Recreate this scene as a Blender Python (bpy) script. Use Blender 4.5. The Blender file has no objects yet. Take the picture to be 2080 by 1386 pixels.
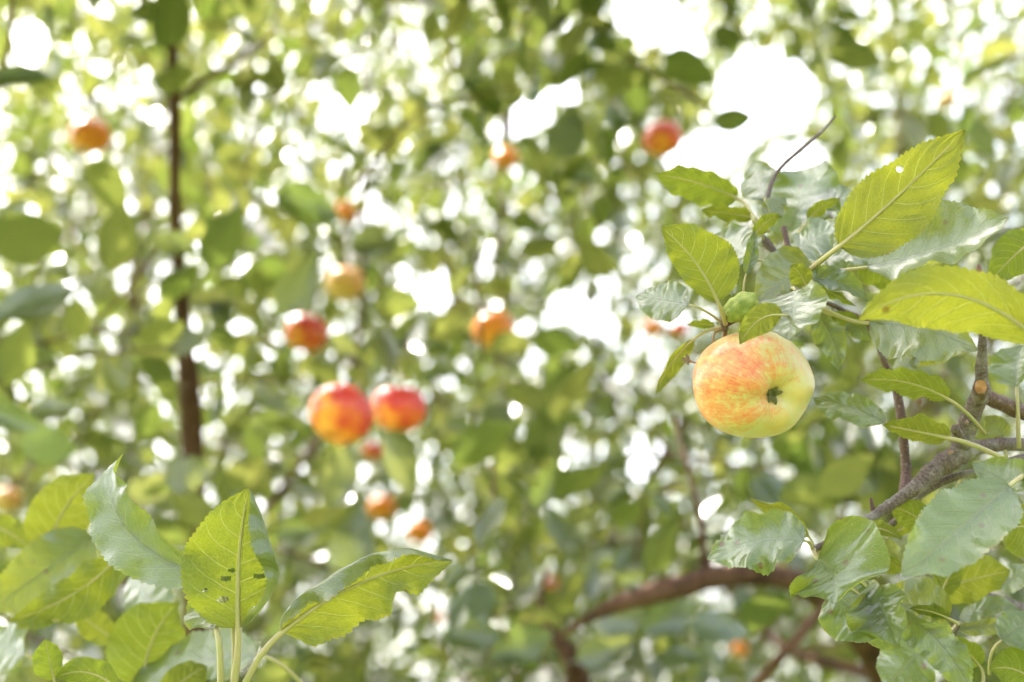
import bpy, math, random
import numpy as np
from mathutils import Vector, Matrix

# ------------------------------------------------------------------ camera, sky, sun, exposure
SC = bpy.context.scene
COL = SC.collection
R = math.radians
PITCH = R(19.0)
CAM = Vector((0.0, 0.0, 1.60))
FWD = Vector((0.0, math.cos(PITCH), math.sin(PITCH)))
RGT = Vector((1.0, 0.0, 0.0))
UPV = Vector((0.0, -math.sin(PITCH), math.cos(PITCH)))
KPX = 36.0 / 50.0 / 2080.0            # metres per photo pixel at one metre

cam_d = bpy.data.cameras.new('camera')
cam = bpy.data.objects.new('camera', cam_d)
COL.objects.link(cam)
cam.location = CAM
cam.rotation_euler = (math.pi / 2 + PITCH, 0, 0)
cam_d.lens = 50.0
cam_d.sensor_width = 36.0
cam_d.clip_start = 0.02
cam_d.clip_end = 3000.0
cam_d.dof.use_dof = True
cam_d.dof.focus_distance = 0.815
cam_d.dof.aperture_fstop = 4.1
cam_d.dof.aperture_ratio = 1.12
SC.camera = cam

SUN_EL, SUN_AZ = R(55.0), R(-45.0)     # azimuth from +Y (view direction) towards +X
to_sun = Vector((math.cos(SUN_EL) * math.sin(SUN_AZ), math.cos(SUN_EL) * math.cos(SUN_AZ), math.sin(SUN_EL)))
world = bpy.data.worlds.new('World')
SC.world = world
world.use_nodes = True
wn, wl = world.node_tree.nodes, world.node_tree.links
wn.clear()
sky = wn.new('ShaderNodeTexSky')
sky.sky_type = 'NISHITA'
sky.sun_disc = False
sky.sun_elevation = SUN_EL
sky.sun_rotation = SUN_AZ
sky.air_density = 1.0
sky.dust_density = 7.0
sky.ozone_density = 0.6
bg = wn.new('ShaderNodeBackground')
bg.inputs['Strength'].default_value = 0.15
wo = wn.new('ShaderNodeOutputWorld')
# thin high cloud: the blue is mostly washed out to white all over the sky
bw = wn.new('ShaderNodeRGBToBW')
wl.new(sky.outputs[0], bw.inputs[0])
hz = wn.new('ShaderNodeMix')
hz.data_type = 'RGBA'
hz.inputs[0].default_value = 0.52
wl.new(sky.outputs[0], hz.inputs[6])
wl.new(bw.outputs[0], hz.inputs[7])
wl.new(hz.outputs[2], bg.inputs['Color'])
wl.new(bg.outputs[0], wo.inputs['Surface'])

sun_d = bpy.data.lights.new('sun', 'SUN')
sun_d.energy = 2.0
sun_d.angle = R(0.53)
sun_d.color = (1.0, 0.96, 0.90)
sun = bpy.data.objects.new('sun', sun_d)
COL.objects.link(sun)
sun.rotation_euler = (-to_sun).to_track_quat('-Z', 'Y').to_euler()
sun.location = (0, 0, 30)

vs = SC.view_settings
vs.view_transform = 'Standard'
vs.look = 'None'
vs.gamma = 1.0
vs.exposure = 3.08
vs.use_curve_mapping = False
SC.render.engine = 'CYCLES'
cy = SC.cycles
cy.use_denoising = True
cy.max_bounces = 3
cy.diffuse_bounces = 2
cy.glossy_bounces = 2
cy.transmission_bounces = 3
cy.use_adaptive_sampling = True
cy.adaptive_threshold = 0.03
cy.transparent_max_bounces = 4
cy.sample_clamp_indirect = 12.0
cy.caustics_reflective = False
cy.caustics_refractive = False

rng = np.random.default_rng(11)
random.seed(5)


def at(px, py, d):
    """photo pixel and distance along the view axis -> point in the place"""
    return CAM + FWD * d + RGT * ((px - 1040.0) * KPX * d) + UPV * ((693.0 - py) * KPX * d)


def proj(P):
    """points (n,3) -> photo pixel x, y and distance"""
    Q = P - np.array(CAM)
    d = Q @ np.array(FWD)
    dd = np.where(np.abs(d) < 1e-4, 1e-4, d)
    return 1040 + (Q @ np.array(RGT)) / (KPX * dd), 693 - (Q @ np.array(UPV)) / (KPX * dd), d


# ------------------------------------------------------------------ materials
def newmat(name):
    m = bpy.data.materials.new(name)
    m.use_nodes = True
    nt = m.node_tree
    nt.nodes.clear()
    return m, nt


class G:
    """small helper to write node graphs as expressions"""
    def __init__(self, nt):
        self.nt = nt

    def n(self, t, **kw):
        o = self.nt.nodes.new(t)
        for k, v in kw.items():
            setattr(o, k, v)
        return o

    def put(self, sock, v):
        if hasattr(v, 'node'):
            self.nt.links.new(v, sock)
        elif v is not None:
            sock.default_value = v

    def m(self, op, a, b=None, c=None, clamp=False):
        o = self.n('ShaderNodeMath', operation=op, use_clamp=clamp)
        for i, v in enumerate((a, b, c)):
            if v is not None:
                self.put(o.inputs[i], v)
        return o.outputs[0]

    def step(self, x, lo, hi, a=0.0, b=1.0):
        o = self.n('ShaderNodeMapRange', interpolation_type='SMOOTHSTEP')
        self.put(o.inputs[0], x)
        for i, v in zip((1, 2, 3, 4), (lo, hi, a, b)):
            self.put(o.inputs[i], v)
        return o.outputs[0]

    def mix(self, f, a, b, blend='MIX'):
        o = self.n('ShaderNodeMix', data_type='RGBA', blend_type=blend)
        self.put(o.inputs[0], f)
        self.put(o.inputs[6], a if hasattr(a, 'node') else (*a, 1.0))
        self.put(o.inputs[7], b if hasattr(b, 'node') else (*b, 1.0))
        return o.outputs[2]

    def noise(self, vec, scale, detail=3.0, rough=0.55, dist=0.0):
        o = self.n('ShaderNodeTexNoise')
        if vec is not None:
            self.put(o.inputs['Vector'], vec)
        o.inputs['Scale'].default_value = scale
        o.inputs['Detail'].default_value = detail
        o.inputs['Roughness'].default_value = rough
        o.inputs['Distortion'].default_value = dist
        return o.outputs[0]

    def out(self, sh):
        o = self.n('ShaderNodeOutputMaterial')
        self.nt.links.new(sh, o.inputs['Surface'])


def leaf_material(name, veins, spots=0.0):
    m, nt = newmat(name)
    g = G(nt)
    uv = g.n('ShaderNodeUVMap').outputs[0]
    sp = g.n('ShaderNodeSeparateXYZ')
    g.put(sp.inputs[0], uv)
    u, w = sp.outputs[0], sp.outputs[1]
    side = g.m('SUBTRACT', g.m('MULTIPLY', w, 2.0), 1.0)
    v = g.m('ABSOLUTE', side)
    att = g.n('ShaderNodeAttribute', attribute_name='rnd')
    oi = g.n('ShaderNodeObjectInfo')
    rnd = g.m('FRACT', g.m('ADD', att.outputs['Fac'], oi.outputs['Random']))
    rnd2 = g.m('FRACT', g.m('MULTIPLY', rnd, 7.31))
    geo = g.n('ShaderNodeNewGeometry')
    back = geo.outputs['Backfacing']
    tc = g.n('ShaderNodeTexCoord')
    # real leaf pigments: young bright to old dark
    up = g.mix(rnd, (0.040, 0.086, 0.014), (0.075, 0.112, 0.020))
    dn = g.mix(rnd, (0.125, 0.165, 0.030), (0.175, 0.200, 0.050))
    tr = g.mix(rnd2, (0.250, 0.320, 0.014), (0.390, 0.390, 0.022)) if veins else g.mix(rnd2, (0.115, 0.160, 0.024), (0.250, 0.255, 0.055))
    if not veins:                                      # plain leaves: shade worked into the colour, darkened for background contrast
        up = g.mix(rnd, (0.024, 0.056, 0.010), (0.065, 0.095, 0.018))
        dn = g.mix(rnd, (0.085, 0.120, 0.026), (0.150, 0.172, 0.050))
    blot = g.noise(tc.outputs['Object'], 60.0 if veins else 14.0, 3.0, 0.6)
    blm = g.step(blot, 0.35, 0.7)
    up = g.mix(g.m('MULTIPLY', blm, 0.5), up, (0.085, 0.130, 0.030))
    nrm = None
    if veins:
        ph = g.m('SUBTRACT', u, g.m('ADD', g.m('MULTIPLY', v, 0.17), g.m('MULTIPLY', g.m('POWER', v, 2.0), 0.10)))
        wob = g.m('MULTIPLY', g.m('SUBTRACT', g.noise(tc.outputs['Object'], 45.0, 2.0), 0.5), 0.035)
        ph = g.m('ADD', g.m('MULTIPLY', g.m('ADD', ph, wob), 7.5), g.m('MULTIPLY', g.m('SIGN', side), 0.22))
        dist = g.m('ABSOLUTE', g.m('SUBTRACT', g.m('FRACT', ph), 0.5))
        wid = g.m('SUBTRACT', 0.068, g.m('MULTIPLY', v, 0.038))
        sv = g.step(dist, g.m('MULTIPLY', wid, 0.35), wid, 1.0, 0.0)
        sv = g.m('MULTIPLY', sv, g.step(v, 0.75, 0.98, 1.0, 0.25))
        mid = g.step(v, 0.025, 0.06, 1.0, 0.0)
        vein = g.m('MAXIMUM', sv, mid)
        cb = g.n('ShaderNodeCombineXYZ')
        g.put(cb.inputs[0], g.m('MULTIPLY', g.m('ADD', u, g.m('MULTIPLY', v, -0.2)), 38.0))
        g.put(cb.inputs[1], g.m('MULTIPLY', w, 22.0))
        g.put(cb.inputs[2], g.m('MULTIPLY', rnd, 50.0))
        vo = g.n('ShaderNodeTexVoronoi', feature='DISTANCE_TO_EDGE')
        g.put(vo.inputs['Vector'], cb.outputs[0])
        vo.inputs['Scale'].default_value = 1.0
        net = g.step(vo.outputs['Distance'], 0.02, 0.14, 1.0, 0.0)
        vm = g.m('MAXIMUM', vein, g.m('MULTIPLY', net, 0.30))
        dn = g.mix(g.m('MULTIPLY', vm, 0.8), dn, (0.40, 0.40, 0.17))
        up = g.mix(g.m('MULTIPLY', vm, 0.45), up, (0.13, 0.19, 0.06))
        tr = g.mix(g.m('MULTIPLY', vm, 0.45), tr, (0.44, 0.44, 0.10))
        # wear: small pale stipples, browned margin here and there
        stp = g.n('ShaderNodeTexVoronoi', feature='F1')
        g.put(stp.inputs['Vector'], tc.outputs['Object'])
        stp.inputs['Scale'].default_value = 420.0
        sf = g.m('MULTIPLY', g.step(stp.outputs['Distance'], 0.10, 0.22, 1.0, 0.0), g.step(g.noise(tc.outputs['Object'], 38.0, 2.0), 0.50, 0.66))
        up = g.mix(g.m('MULTIPLY', sf, 0.75), up, (0.34, 0.38, 0.20))
        rim = g.m('MULTIPLY', g.step(v, 0.90, 0.99), g.step(g.noise(tc.outputs['Object'], 55.0, 2.0), 0.50, 0.70))
        up = g.mix(g.m('MULTIPLY', rim, 0.8), up, (0.32, 0.24, 0.08))
        dn = g.mix(g.m('MULTIPLY', rim, 0.7), dn, (0.30, 0.22, 0.08))
        bs = g.n('ShaderNodeTexVoronoi', feature='F1')
        g.put(bs.inputs['Vector'], tc.outputs['Object'])
        bs.inputs['Scale'].default_value = 75.0
        bsp = g.m('MULTIPLY', g.step(bs.outputs['Distance'], 0.10, 0.20, 1.0, 0.0), g.step(g.noise(tc.outputs['Object'], 24.0, 1.0), 0.54, 0.60))
        up = g.mix(g.m('MULTIPLY', bsp, 0.85), up, (0.17, 0.105, 0.035))
        dn = g.mix(g.m('MULTIPLY', bsp, 0.80), dn, (0.19, 0.115, 0.04))
        tr = g.mix(g.m('MULTIPLY', bsp, 0.80), tr, (0.15, 0.08, 0.01))
        hgt = g.m('ADD', g.m('MULTIPLY', vein, 1.0), g.m('ADD', g.m('MULTIPLY', net, 0.35), g.m('ADD', g.m('MULTIPLY', g.noise(tc.outputs['Object'], 130.0, 2.0), 2.2), g.m('MULTIPLY', g.noise(tc.outputs['Object'], 620.0, 2.0), 0.7))))
        sgn = g.m('SUBTRACT', g.m('MULTIPLY', back, 2.0), 1.0)
        bp = g.n('ShaderNodeBump')
        bp.inputs['Strength'].default_value = 0.75
        bp.inputs['Distance'].default_value = 0.0006
        g.put(bp.inputs['Height'], g.m('MULTIPLY', hgt, sgn))
        nrm = bp.outputs[0]
    col = g.mix(back, up, dn)
    pb = g.n('ShaderNodeBsdfPrincipled')
    g.put(pb.inputs['Base Color'], col)
    g.put(pb.inputs['Roughness'], g.m('ADD', g.m('MULTIPLY', back, 0.22), g.m('ADD', 0.36, g.m('MULTIPLY', blm, 0.14))))
    g.put(pb.inputs['Specular IOR Level'], g.m('SUBTRACT', 1.0, g.m('MULTIPLY', back, 0.75)))
    if veins:
        pb.inputs['Sheen Weight'].default_value = 0.12
        pb.inputs['Sheen Roughness'].default_value = 0.5
    g.put(pb.inputs['Coat Weight'], g.m('SUBTRACT', 1.0, back))
    pb.inputs['Coat Roughness'].default_value = 0.24
    pb.inputs['Coat IOR'].default_value = 1.8
    tb = g.n('ShaderNodeBsdfTranslucent')
    g.put(tb.inputs['Color'], tr)
    if nrm:
        g.put(pb.inputs['Normal'], nrm)
        g.put(tb.inputs['Normal'], nrm)
    mx = g.n('ShaderNodeMixShader')
    mx.inputs[0].default_value = 0.50 if veins else 0.42
    nt.links.new(pb.outputs[0], mx.inputs[1])
    nt.links.new(tb.outputs[0], mx.inputs[2])
    g.out(mx.outputs[0])
    return m


def simple_material(name, ca, cb, scale, rough=0.8, bump=0.0, spec=0.3, detail=5.0, stretch=None, cc=None, bdist=0.002):
    m, nt = newmat(name)
    g = G(nt)
    tc = g.n('ShaderNodeTexCoord')
    vec = tc.outputs['Object']
    if stretch:
        mp = g.n('ShaderNodeMapping')
        g.put(mp.inputs[0], vec)
        mp.inputs['Scale'].default_value = stretch
        vec = mp.outputs[0]
    nz = g.noise(vec, scale, detail, 0.62)
    f = g.step(nz, 0.32, 0.68)
    col = g.mix(f, ca, cb)
    if cc:
        n2 = g.noise(vec, scale * 0.31, 3.0, 0.6)
        col = g.mix(g.step(n2, 0.52, 0.66), col, cc)
    pb = g.n('ShaderNodeBsdfPrincipled')
    g.put(pb.inputs['Base Color'], col)
    pb.inputs['Roughness'].default_value = rough
    pb.inputs['Specular IOR Level'].default_value = spec
    if bump:
        bp = g.n('ShaderNodeBump')
        bp.inputs['Strength'].default_value = bump
        bp.inputs['Distance'].default_value = bdist
        g.put(bp.inputs['Height'], nz)
        g.put(pb.inputs['Normal'], bp.outputs[0])
    g.out(pb.outputs[0])
    return m


def bark_material(name, ca, cb, ring=True):
    """twig bark: UV x runs along the wood in centimetres"""
    m, nt = newmat(name)
    g = G(nt)
    tc = g.n('ShaderNodeTexCoord')
    uv = g.n('ShaderNodeUVMap').outputs[0]
    mp = g.n('ShaderNodeMapping')
    g.put(mp.inputs[0], uv)
    mp.inputs['Scale'].default_value = (5.0, 2.2, 1.0)
    n1 = g.noise(mp.outputs[0], 1.6, 5.0, 0.65, 0.4)
    n2 = g.noise(tc.outputs['Object'], 38.0, 4.0, 0.6)
    n3 = g.noise(tc.outputs['Object'], 420.0, 2.0, 0.6)
    col = g.mix(g.step(n1, 0.38, 0.62), ca, cb)
    col = g.mix(g.m('MULTIPLY', g.step(n2, 0.5, 0.68), 0.7), col, (0.30, 0.27, 0.25))
    col = g.mix(g.m('MULTIPLY', g.step(n3, 0.58, 0.7), 0.5), col, (0.36, 0.31, 0.26))
    pb = g.n('ShaderNodeBsdfPrincipled')
    g.put(pb.inputs['Base Color'], col)
    pb.inputs['Roughness'].default_value = 0.62
    bp = g.n('ShaderNodeBump')
    bp.inputs['Strength'].default_value = 0.8
    bp.inputs['Distance'].default_value = 0.0014
    g.put(bp.inputs['Height'], g.m('ADD', n1, g.m('MULTIPLY', n3, 0.4)))
    g.put(pb.inputs['Normal'], bp.outputs[0])
    g.out(pb.outputs[0])
    return m


def apple_material(name, ground, blush, red, direction, lo, hi, redlo, seed, mot=0.7):
    m, nt = newmat(name)
    g = G(nt)
    tc = g.n('ShaderNodeTexCoord')
    co = tc.outputs['Object']
    off = g.n('ShaderNodeMapping')
    g.put(off.inputs[0], co)
    off.inputs['Location'].default_value = (seed, seed * 1.7, seed * 0.3)
    p = off.outputs[0]
    dp = g.n('ShaderNodeVectorMath', operation='DOT_PRODUCT')
    g.put(dp.inputs[0], co)
    dp.inputs[1].default_value = Vector(direction).normalized()
    sx = g.n('ShaderNodeSeparateXYZ')
    g.put(sx.inputs[0], co)
    ang = g.m('ARCTAN2', sx.outputs[1], sx.outputs[0])
    # streaks run from stem to calyx: stretch noise along the axis using angle
    cbx = g.n('ShaderNodeCombineXYZ')
    g.put(cbx.inputs[0], g.m('MULTIPLY', g.m('SINE', ang), 3.0))
    g.put(cbx.inputs[1], g.m('MULTIPLY', g.m('COSINE', ang), 3.0))
    g.put(cbx.inputs[2], g.m('MULTIPLY', sx.outputs[2], 0.8))
    streak = g.noise(cbx.outputs[0], 6.0, 5.0, 0.7, 0.4)
    big = g.noise(p, 1.7, 3.0, 0.55)
    mid = g.noise(p, 8.5, 7.0, 0.75)
    f = g.m('ADD', g.m('MULTIPLY', dp.outputs['Value'], 0.42),
            g.m('ADD', g.m('MULTIPLY', g.m('SUBTRACT', big, 0.5), 1.2),
                g.m('ADD', g.m('MULTIPLY', g.m('SUBTRACT', mid, 0.5), mot), g.m('MULTIPLY', g.m('SUBTRACT', streak, 0.5), 1.1 if mot > 1 else 0.6))))
    gcol = g.mix(g.step(g.noise(p, 2.6, 3.0), 0.35, 0.65), ground, tuple(c * s for c, s in zip(ground, (1.08, 0.93, 0.80))))
    c = g.mix(g.m('MULTIPLY', g.step(f, lo, hi), 0.92), gcol, blush)
    c = g.mix(g.m('MULTIPLY', g.step(f, redlo, redlo + 0.45), 0.85), c, red)
    # lenticels
    vo = g.n('ShaderNodeTexVoronoi', feature='F1')
    g.put(vo.inputs['Vector'], co)
    vo.inputs['Scale'].default_value = 21.0
    c = g.mix(g.m('MULTIPLY', g.step(vo.outputs['Distance'], 0.05, 0.11, 1.0, 0.0), 0.45), c, (0.76, 0.68, 0.44))
    # russet round the calyx basin and stem bowl
    rz = g.m('ABSOLUTE', sx.outputs[2])
    rr = g.m('SQRT', g.m('ADD', g.m('POWER', sx.outputs[0], 2.0), g.m('POWER', sx.outputs[1], 2.0)))
    rus = g.m('MULTIPLY', g.step(rr, 0.10, 0.24, 1.0, 0.0), g.step(g.noise(p, 14.0, 4.0, 0.7), 0.40, 0.62))
    c = g.mix(g.m('MULTIPLY', rus, 0.6), c, (0.26, 0.19, 0.07))
    # a few fine scratches
    wv = g.noise(p, 5.0, 2.0, 0.5, 1.5)
    scr = g.m('MULTIPLY', g.step(g.m('ABSOLUTE', g.m('SUBTRACT', wv, 0.53)), 0.0, 0.004, 1.0, 0.0), g.step(g.noise(p, 3.1, 2.0), 0.60, 0.68))
    c = g.mix(g.m('MULTIPLY', scr, 0.7), c, (0.20, 0.13, 0.05))
    v2 = g.n('ShaderNodeTexVoronoi', feature='F1')
    g.put(v2.inputs['Vector'], p)
    v2.inputs['Scale'].default_value = 5.5
    scab = g.m('MULTIPLY', g.step(g.m('ADD', v2.outputs['Distance'], g.m('MULTIPLY', mid, 0.12)), 0.12, 0.17, 1.0, 0.0), g.step(g.noise(p, 2.3, 1.0), 0.5, 0.56))
    c = g.mix(g.m('MULTIPLY', scab, 0.7), c, (0.24, 0.15, 0.06))
    pb = g.n('ShaderNodeBsdfPrincipled')
    g.put(pb.inputs['Base Color'], c)
    g.put(pb.inputs['Roughness'], g.m('ADD', 0.26, g.m('MULTIPLY', mid, 0.14)))
    pb.inputs['Specular IOR Level'].default_value = 0.5
    pb.inputs['Subsurface Weight'].default_value = 0.12
    pb.inputs['Subsurface Radius'].default_value = (0.012, 0.006, 0.002)
    pb.inputs['Subsurface Scale'].default_value = 0.2
    bp = g.n('ShaderNodeBump')
    bp.inputs['Strength'].default_value = 0.10
    bp.inputs['Distance'].default_value = 0.001
    g.put(bp.inputs['Height'], g.noise(p, 22.0, 3.0))
    g.put(pb.inputs['Normal'], bp.outputs[0])
    g.out(pb.outputs[0])
    return m


M_LEAF = leaf_material('leaf_veined', True)
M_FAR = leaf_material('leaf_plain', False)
M_STALK = simple_material('leaf_stalk', (0.34, 0.32, 0.13), (0.40, 0.33, 0.18), 90.0, 0.6)
M_STALK_RED = simple_material('fruit_stalk', (0.20, 0.10, 0.06), (0.30, 0.20, 0.10), 120.0, 0.6)
M_BARK = bark_material('young_bark', (0.060, 0.036, 0.028), (0.165, 0.115, 0.095))
M_BARK_RED = bark_material('shoot_bark', (0.070, 0.030, 0.020), (0.150, 0.080, 0.058))
M_LIMB = simple_material('old_bark', (0.050, 0.024, 0.014), (0.125, 0.062, 0.038), 30.0, 0.85, 0.9, 0.2, stretch=(1, 1, 0.25))
M_CUT = simple_material('cut_wood', (0.42, 0.22, 0.10), (0.26, 0.11, 0.05), 160.0, 0.8)
M_BUD = simple_material('bud_scale', (0.16, 0.075, 0.055), (0.30, 0.20, 0.16), 150.0, 0.7, 0.5)
M_CALYX = simple_material('calyx', (0.055, 0.060, 0.022), (0.17, 0.15, 0.065), 300.0, 0.85)
M_DRY = simple_material('dry_flower', (0.12, 0.075, 0.05), (0.22, 0.15, 0.10), 200.0, 0.9)
M_FRUITLET = simple_material('fruitlet_skin', (0.17, 0.22, 0.045), (0.29, 0.32, 0.085), 260.0, 0.7, 0.5, 0.2, bdist=0.001)
M_GRASS = simple_material('grass', (0.05, 0.10, 0.02), (0.12, 0.15, 0.05), 3.0, 0.95, cc=(0.20, 0.17, 0.09))

APPLE_HERO = apple_material('apple_blushed', (0.55, 0.475, 0.215), (0.66, 0.245, 0.080), (0.64, 0.085, 0.040), (-0.95, -0.30, -0.2), -0.04, 0.42, 0.34, 1.3, 1.45)
APPLE_RED = apple_material('apple_red', (0.86, 0.44, 0.06), (0.82, 0.19, 0.02), (0.60, 0.020, 0.032), (0.15, 0.1, 1.0), -0.55, -0.20, -0.36, 2.9)
APPLE_ORANGE = apple_material('apple_orange', (0.88, 0.40, 0.05), (0.86, 0.24, 0.016), (0.80, 0.11, 0.02), (0.3, 0.0, 1.0), -0.45, 0.0, 0.15, 4.1)
APPLE_PALE = apple_material('apple_pale', (0.74, 0.52, 0.20), (0.80, 0.36, 0.10), (0.76, 0.20, 0.06), (0.5, 0.2, 0.6), -0.30, 0.25, 0.55, 5.7)


# ------------------------------------------------------------------ object helpers
def mesh_obj(name, verts, faces, mat, parent=None, loc=(0, 0, 0), uvs=None, smooth=True, rnd=None):
    me = bpy.data.meshes.new(name)
    me.from_pydata([tuple(v) for v in verts], [], faces)
    if smooth:
        me.polygons.foreach_set('use_smooth', [True] * len(me.polygons))
    if uvs is not None:
        lay = me.uv_layers.new(name='UVMap')
        idx = np.empty(len(me.loops), dtype=np.int32)
        me.loops.foreach_get('vertex_index', idx)
        lay.data.foreach_set('uv', np.asarray(uvs, dtype=np.float32)[idx].ravel())
    if mat:
        me.materials.append(mat)
    me.update()
    o = bpy.data.objects.new(name, me)
    COL.objects.link(o)
    o.location = loc
    if parent:
        o.parent = parent
    return o


def thing(name, label, cat, loc, group=None):
    o = bpy.data.objects.new(name, None)
    COL.objects.link(o)
    o.location = loc
    o.empty_display_size = 0.05
    o['label'] = label
    o['category'] = cat
    if group:
        o['group'] = group
    return o


def catmull(P, n):
    """P: list of arrays (any dim) -> smooth samples"""
    P = [np.asarray(p, float) for p in P]
    if len(P) == 2:
        return np.array([P[0] + (P[1] - P[0]) * t for t in np.linspace(0, 1, n + 1)])
    Q = [2 * P[0] - P[1]] + P + [2 * P[-1] - P[-2]]
    out = []
    for i in range(1, len(Q) - 2):
        for j in range(n):
            t = j / n
            a, b, c, d = Q[i - 1], Q[i], Q[i + 1], Q[i + 2]
            out.append(0.5 * (2 * b + (c - a) * t + (2 * a - 5 * b + 4 * c - d) * t * t + (-a + 3 * b - 3 * c + d) * t ** 3))
    out.append(P[-1])
    return np.array(out)


def tube_data(pts, rads, sides=10, knob=0.0, seed=0, close=True):
    pts = np.asarray(pts, float)
    rads = np.asarray(rads, float)
    r_ = np.random.default_rng(seed)
    n = len(pts)
    T = np.gradient(pts, axis=0)
    T /= np.linalg.norm(T, axis=1)[:, None] + 1e-12
    ref = np.array([0.0, 0.0, 1.0]) if abs(T[0][2]) < 0.9 else np.array([1.0, 0, 0])
    A = np.cross(ref, T[0])
    A /= np.linalg.norm(A)
    V, UV, F = [], [], []
    L = 0.0
    for i in range(n):
        A = A - T[i] * (A @ T[i])
        A /= np.linalg.norm(A)
        B = np.cross(T[i], A)
        if i:
            L += np.linalg.norm(pts[i] - pts[i - 1])
        for j in range(sides):
            a = 2 * math.pi * j / sides
            rr = rads[i] * (1 + knob * r_.normal())
            V.append(pts[i] + (A * math.cos(a) + B * math.sin(a)) * rr)
            UV.append((L * 100.0, 4.0 * abs(j / sides - 0.5)))
    for i in range(n - 1):
        for j in range(sides):
            k = (j + 1) % sides
            F.append((i * sides + j, i * sides + k, (i + 1) * sides + k, (i + 1) * sides + j))
    if close:
        F.append(tuple(range(sides))[::-1])
        F.append(tuple((n - 1) * sides + j for j in range(sides)))
    return V, F, UV


def tube(name, spec, mat, parent, sub=6, sides=10, knob=0.0, seed=0, rings=0.0):
    """spec: list of (px, py, d, width in photo pixels); built where it stands"""
    P = [np.append(np.array(at(a, b, d)), 0.5 * w * KPX * d) for a, b, d, w in spec]
    S = catmull(P, sub)
    base = S[0, :3].copy()
    rad = np.maximum(S[:, 3], 0.0003)
    if rings:
        r_ = np.random.default_rng(seed + 50)
        rad = rad * (1 + rings * r_.uniform(-1, 1, len(rad)))
    V, F, UV = tube_data(S[:, :3] - base, rad, sides, knob, seed)
    org = Vector(base) - (parent.location if parent else Vector((0, 0, 0)))
    return mesh_obj(name, V, F, mat, parent, org, UV)


# ------------------------------------------------------------------ close leaves
def half_width(s):
    s = np.clip(s, 0, 1)
    w = (s ** 0.55) * ((1 - s) ** 0.80)
    w /= (0.55 / 1.35) ** 0.55 * (0.80 / 1.35) ** 0.80
    return w * (1 - 0.30 * np.clip((s - 0.80) / 0.2, 0, 1) * (1 - np.clip((s - 0.97) / 0.03, 0, 1)))


LEAF_N = 0


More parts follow.
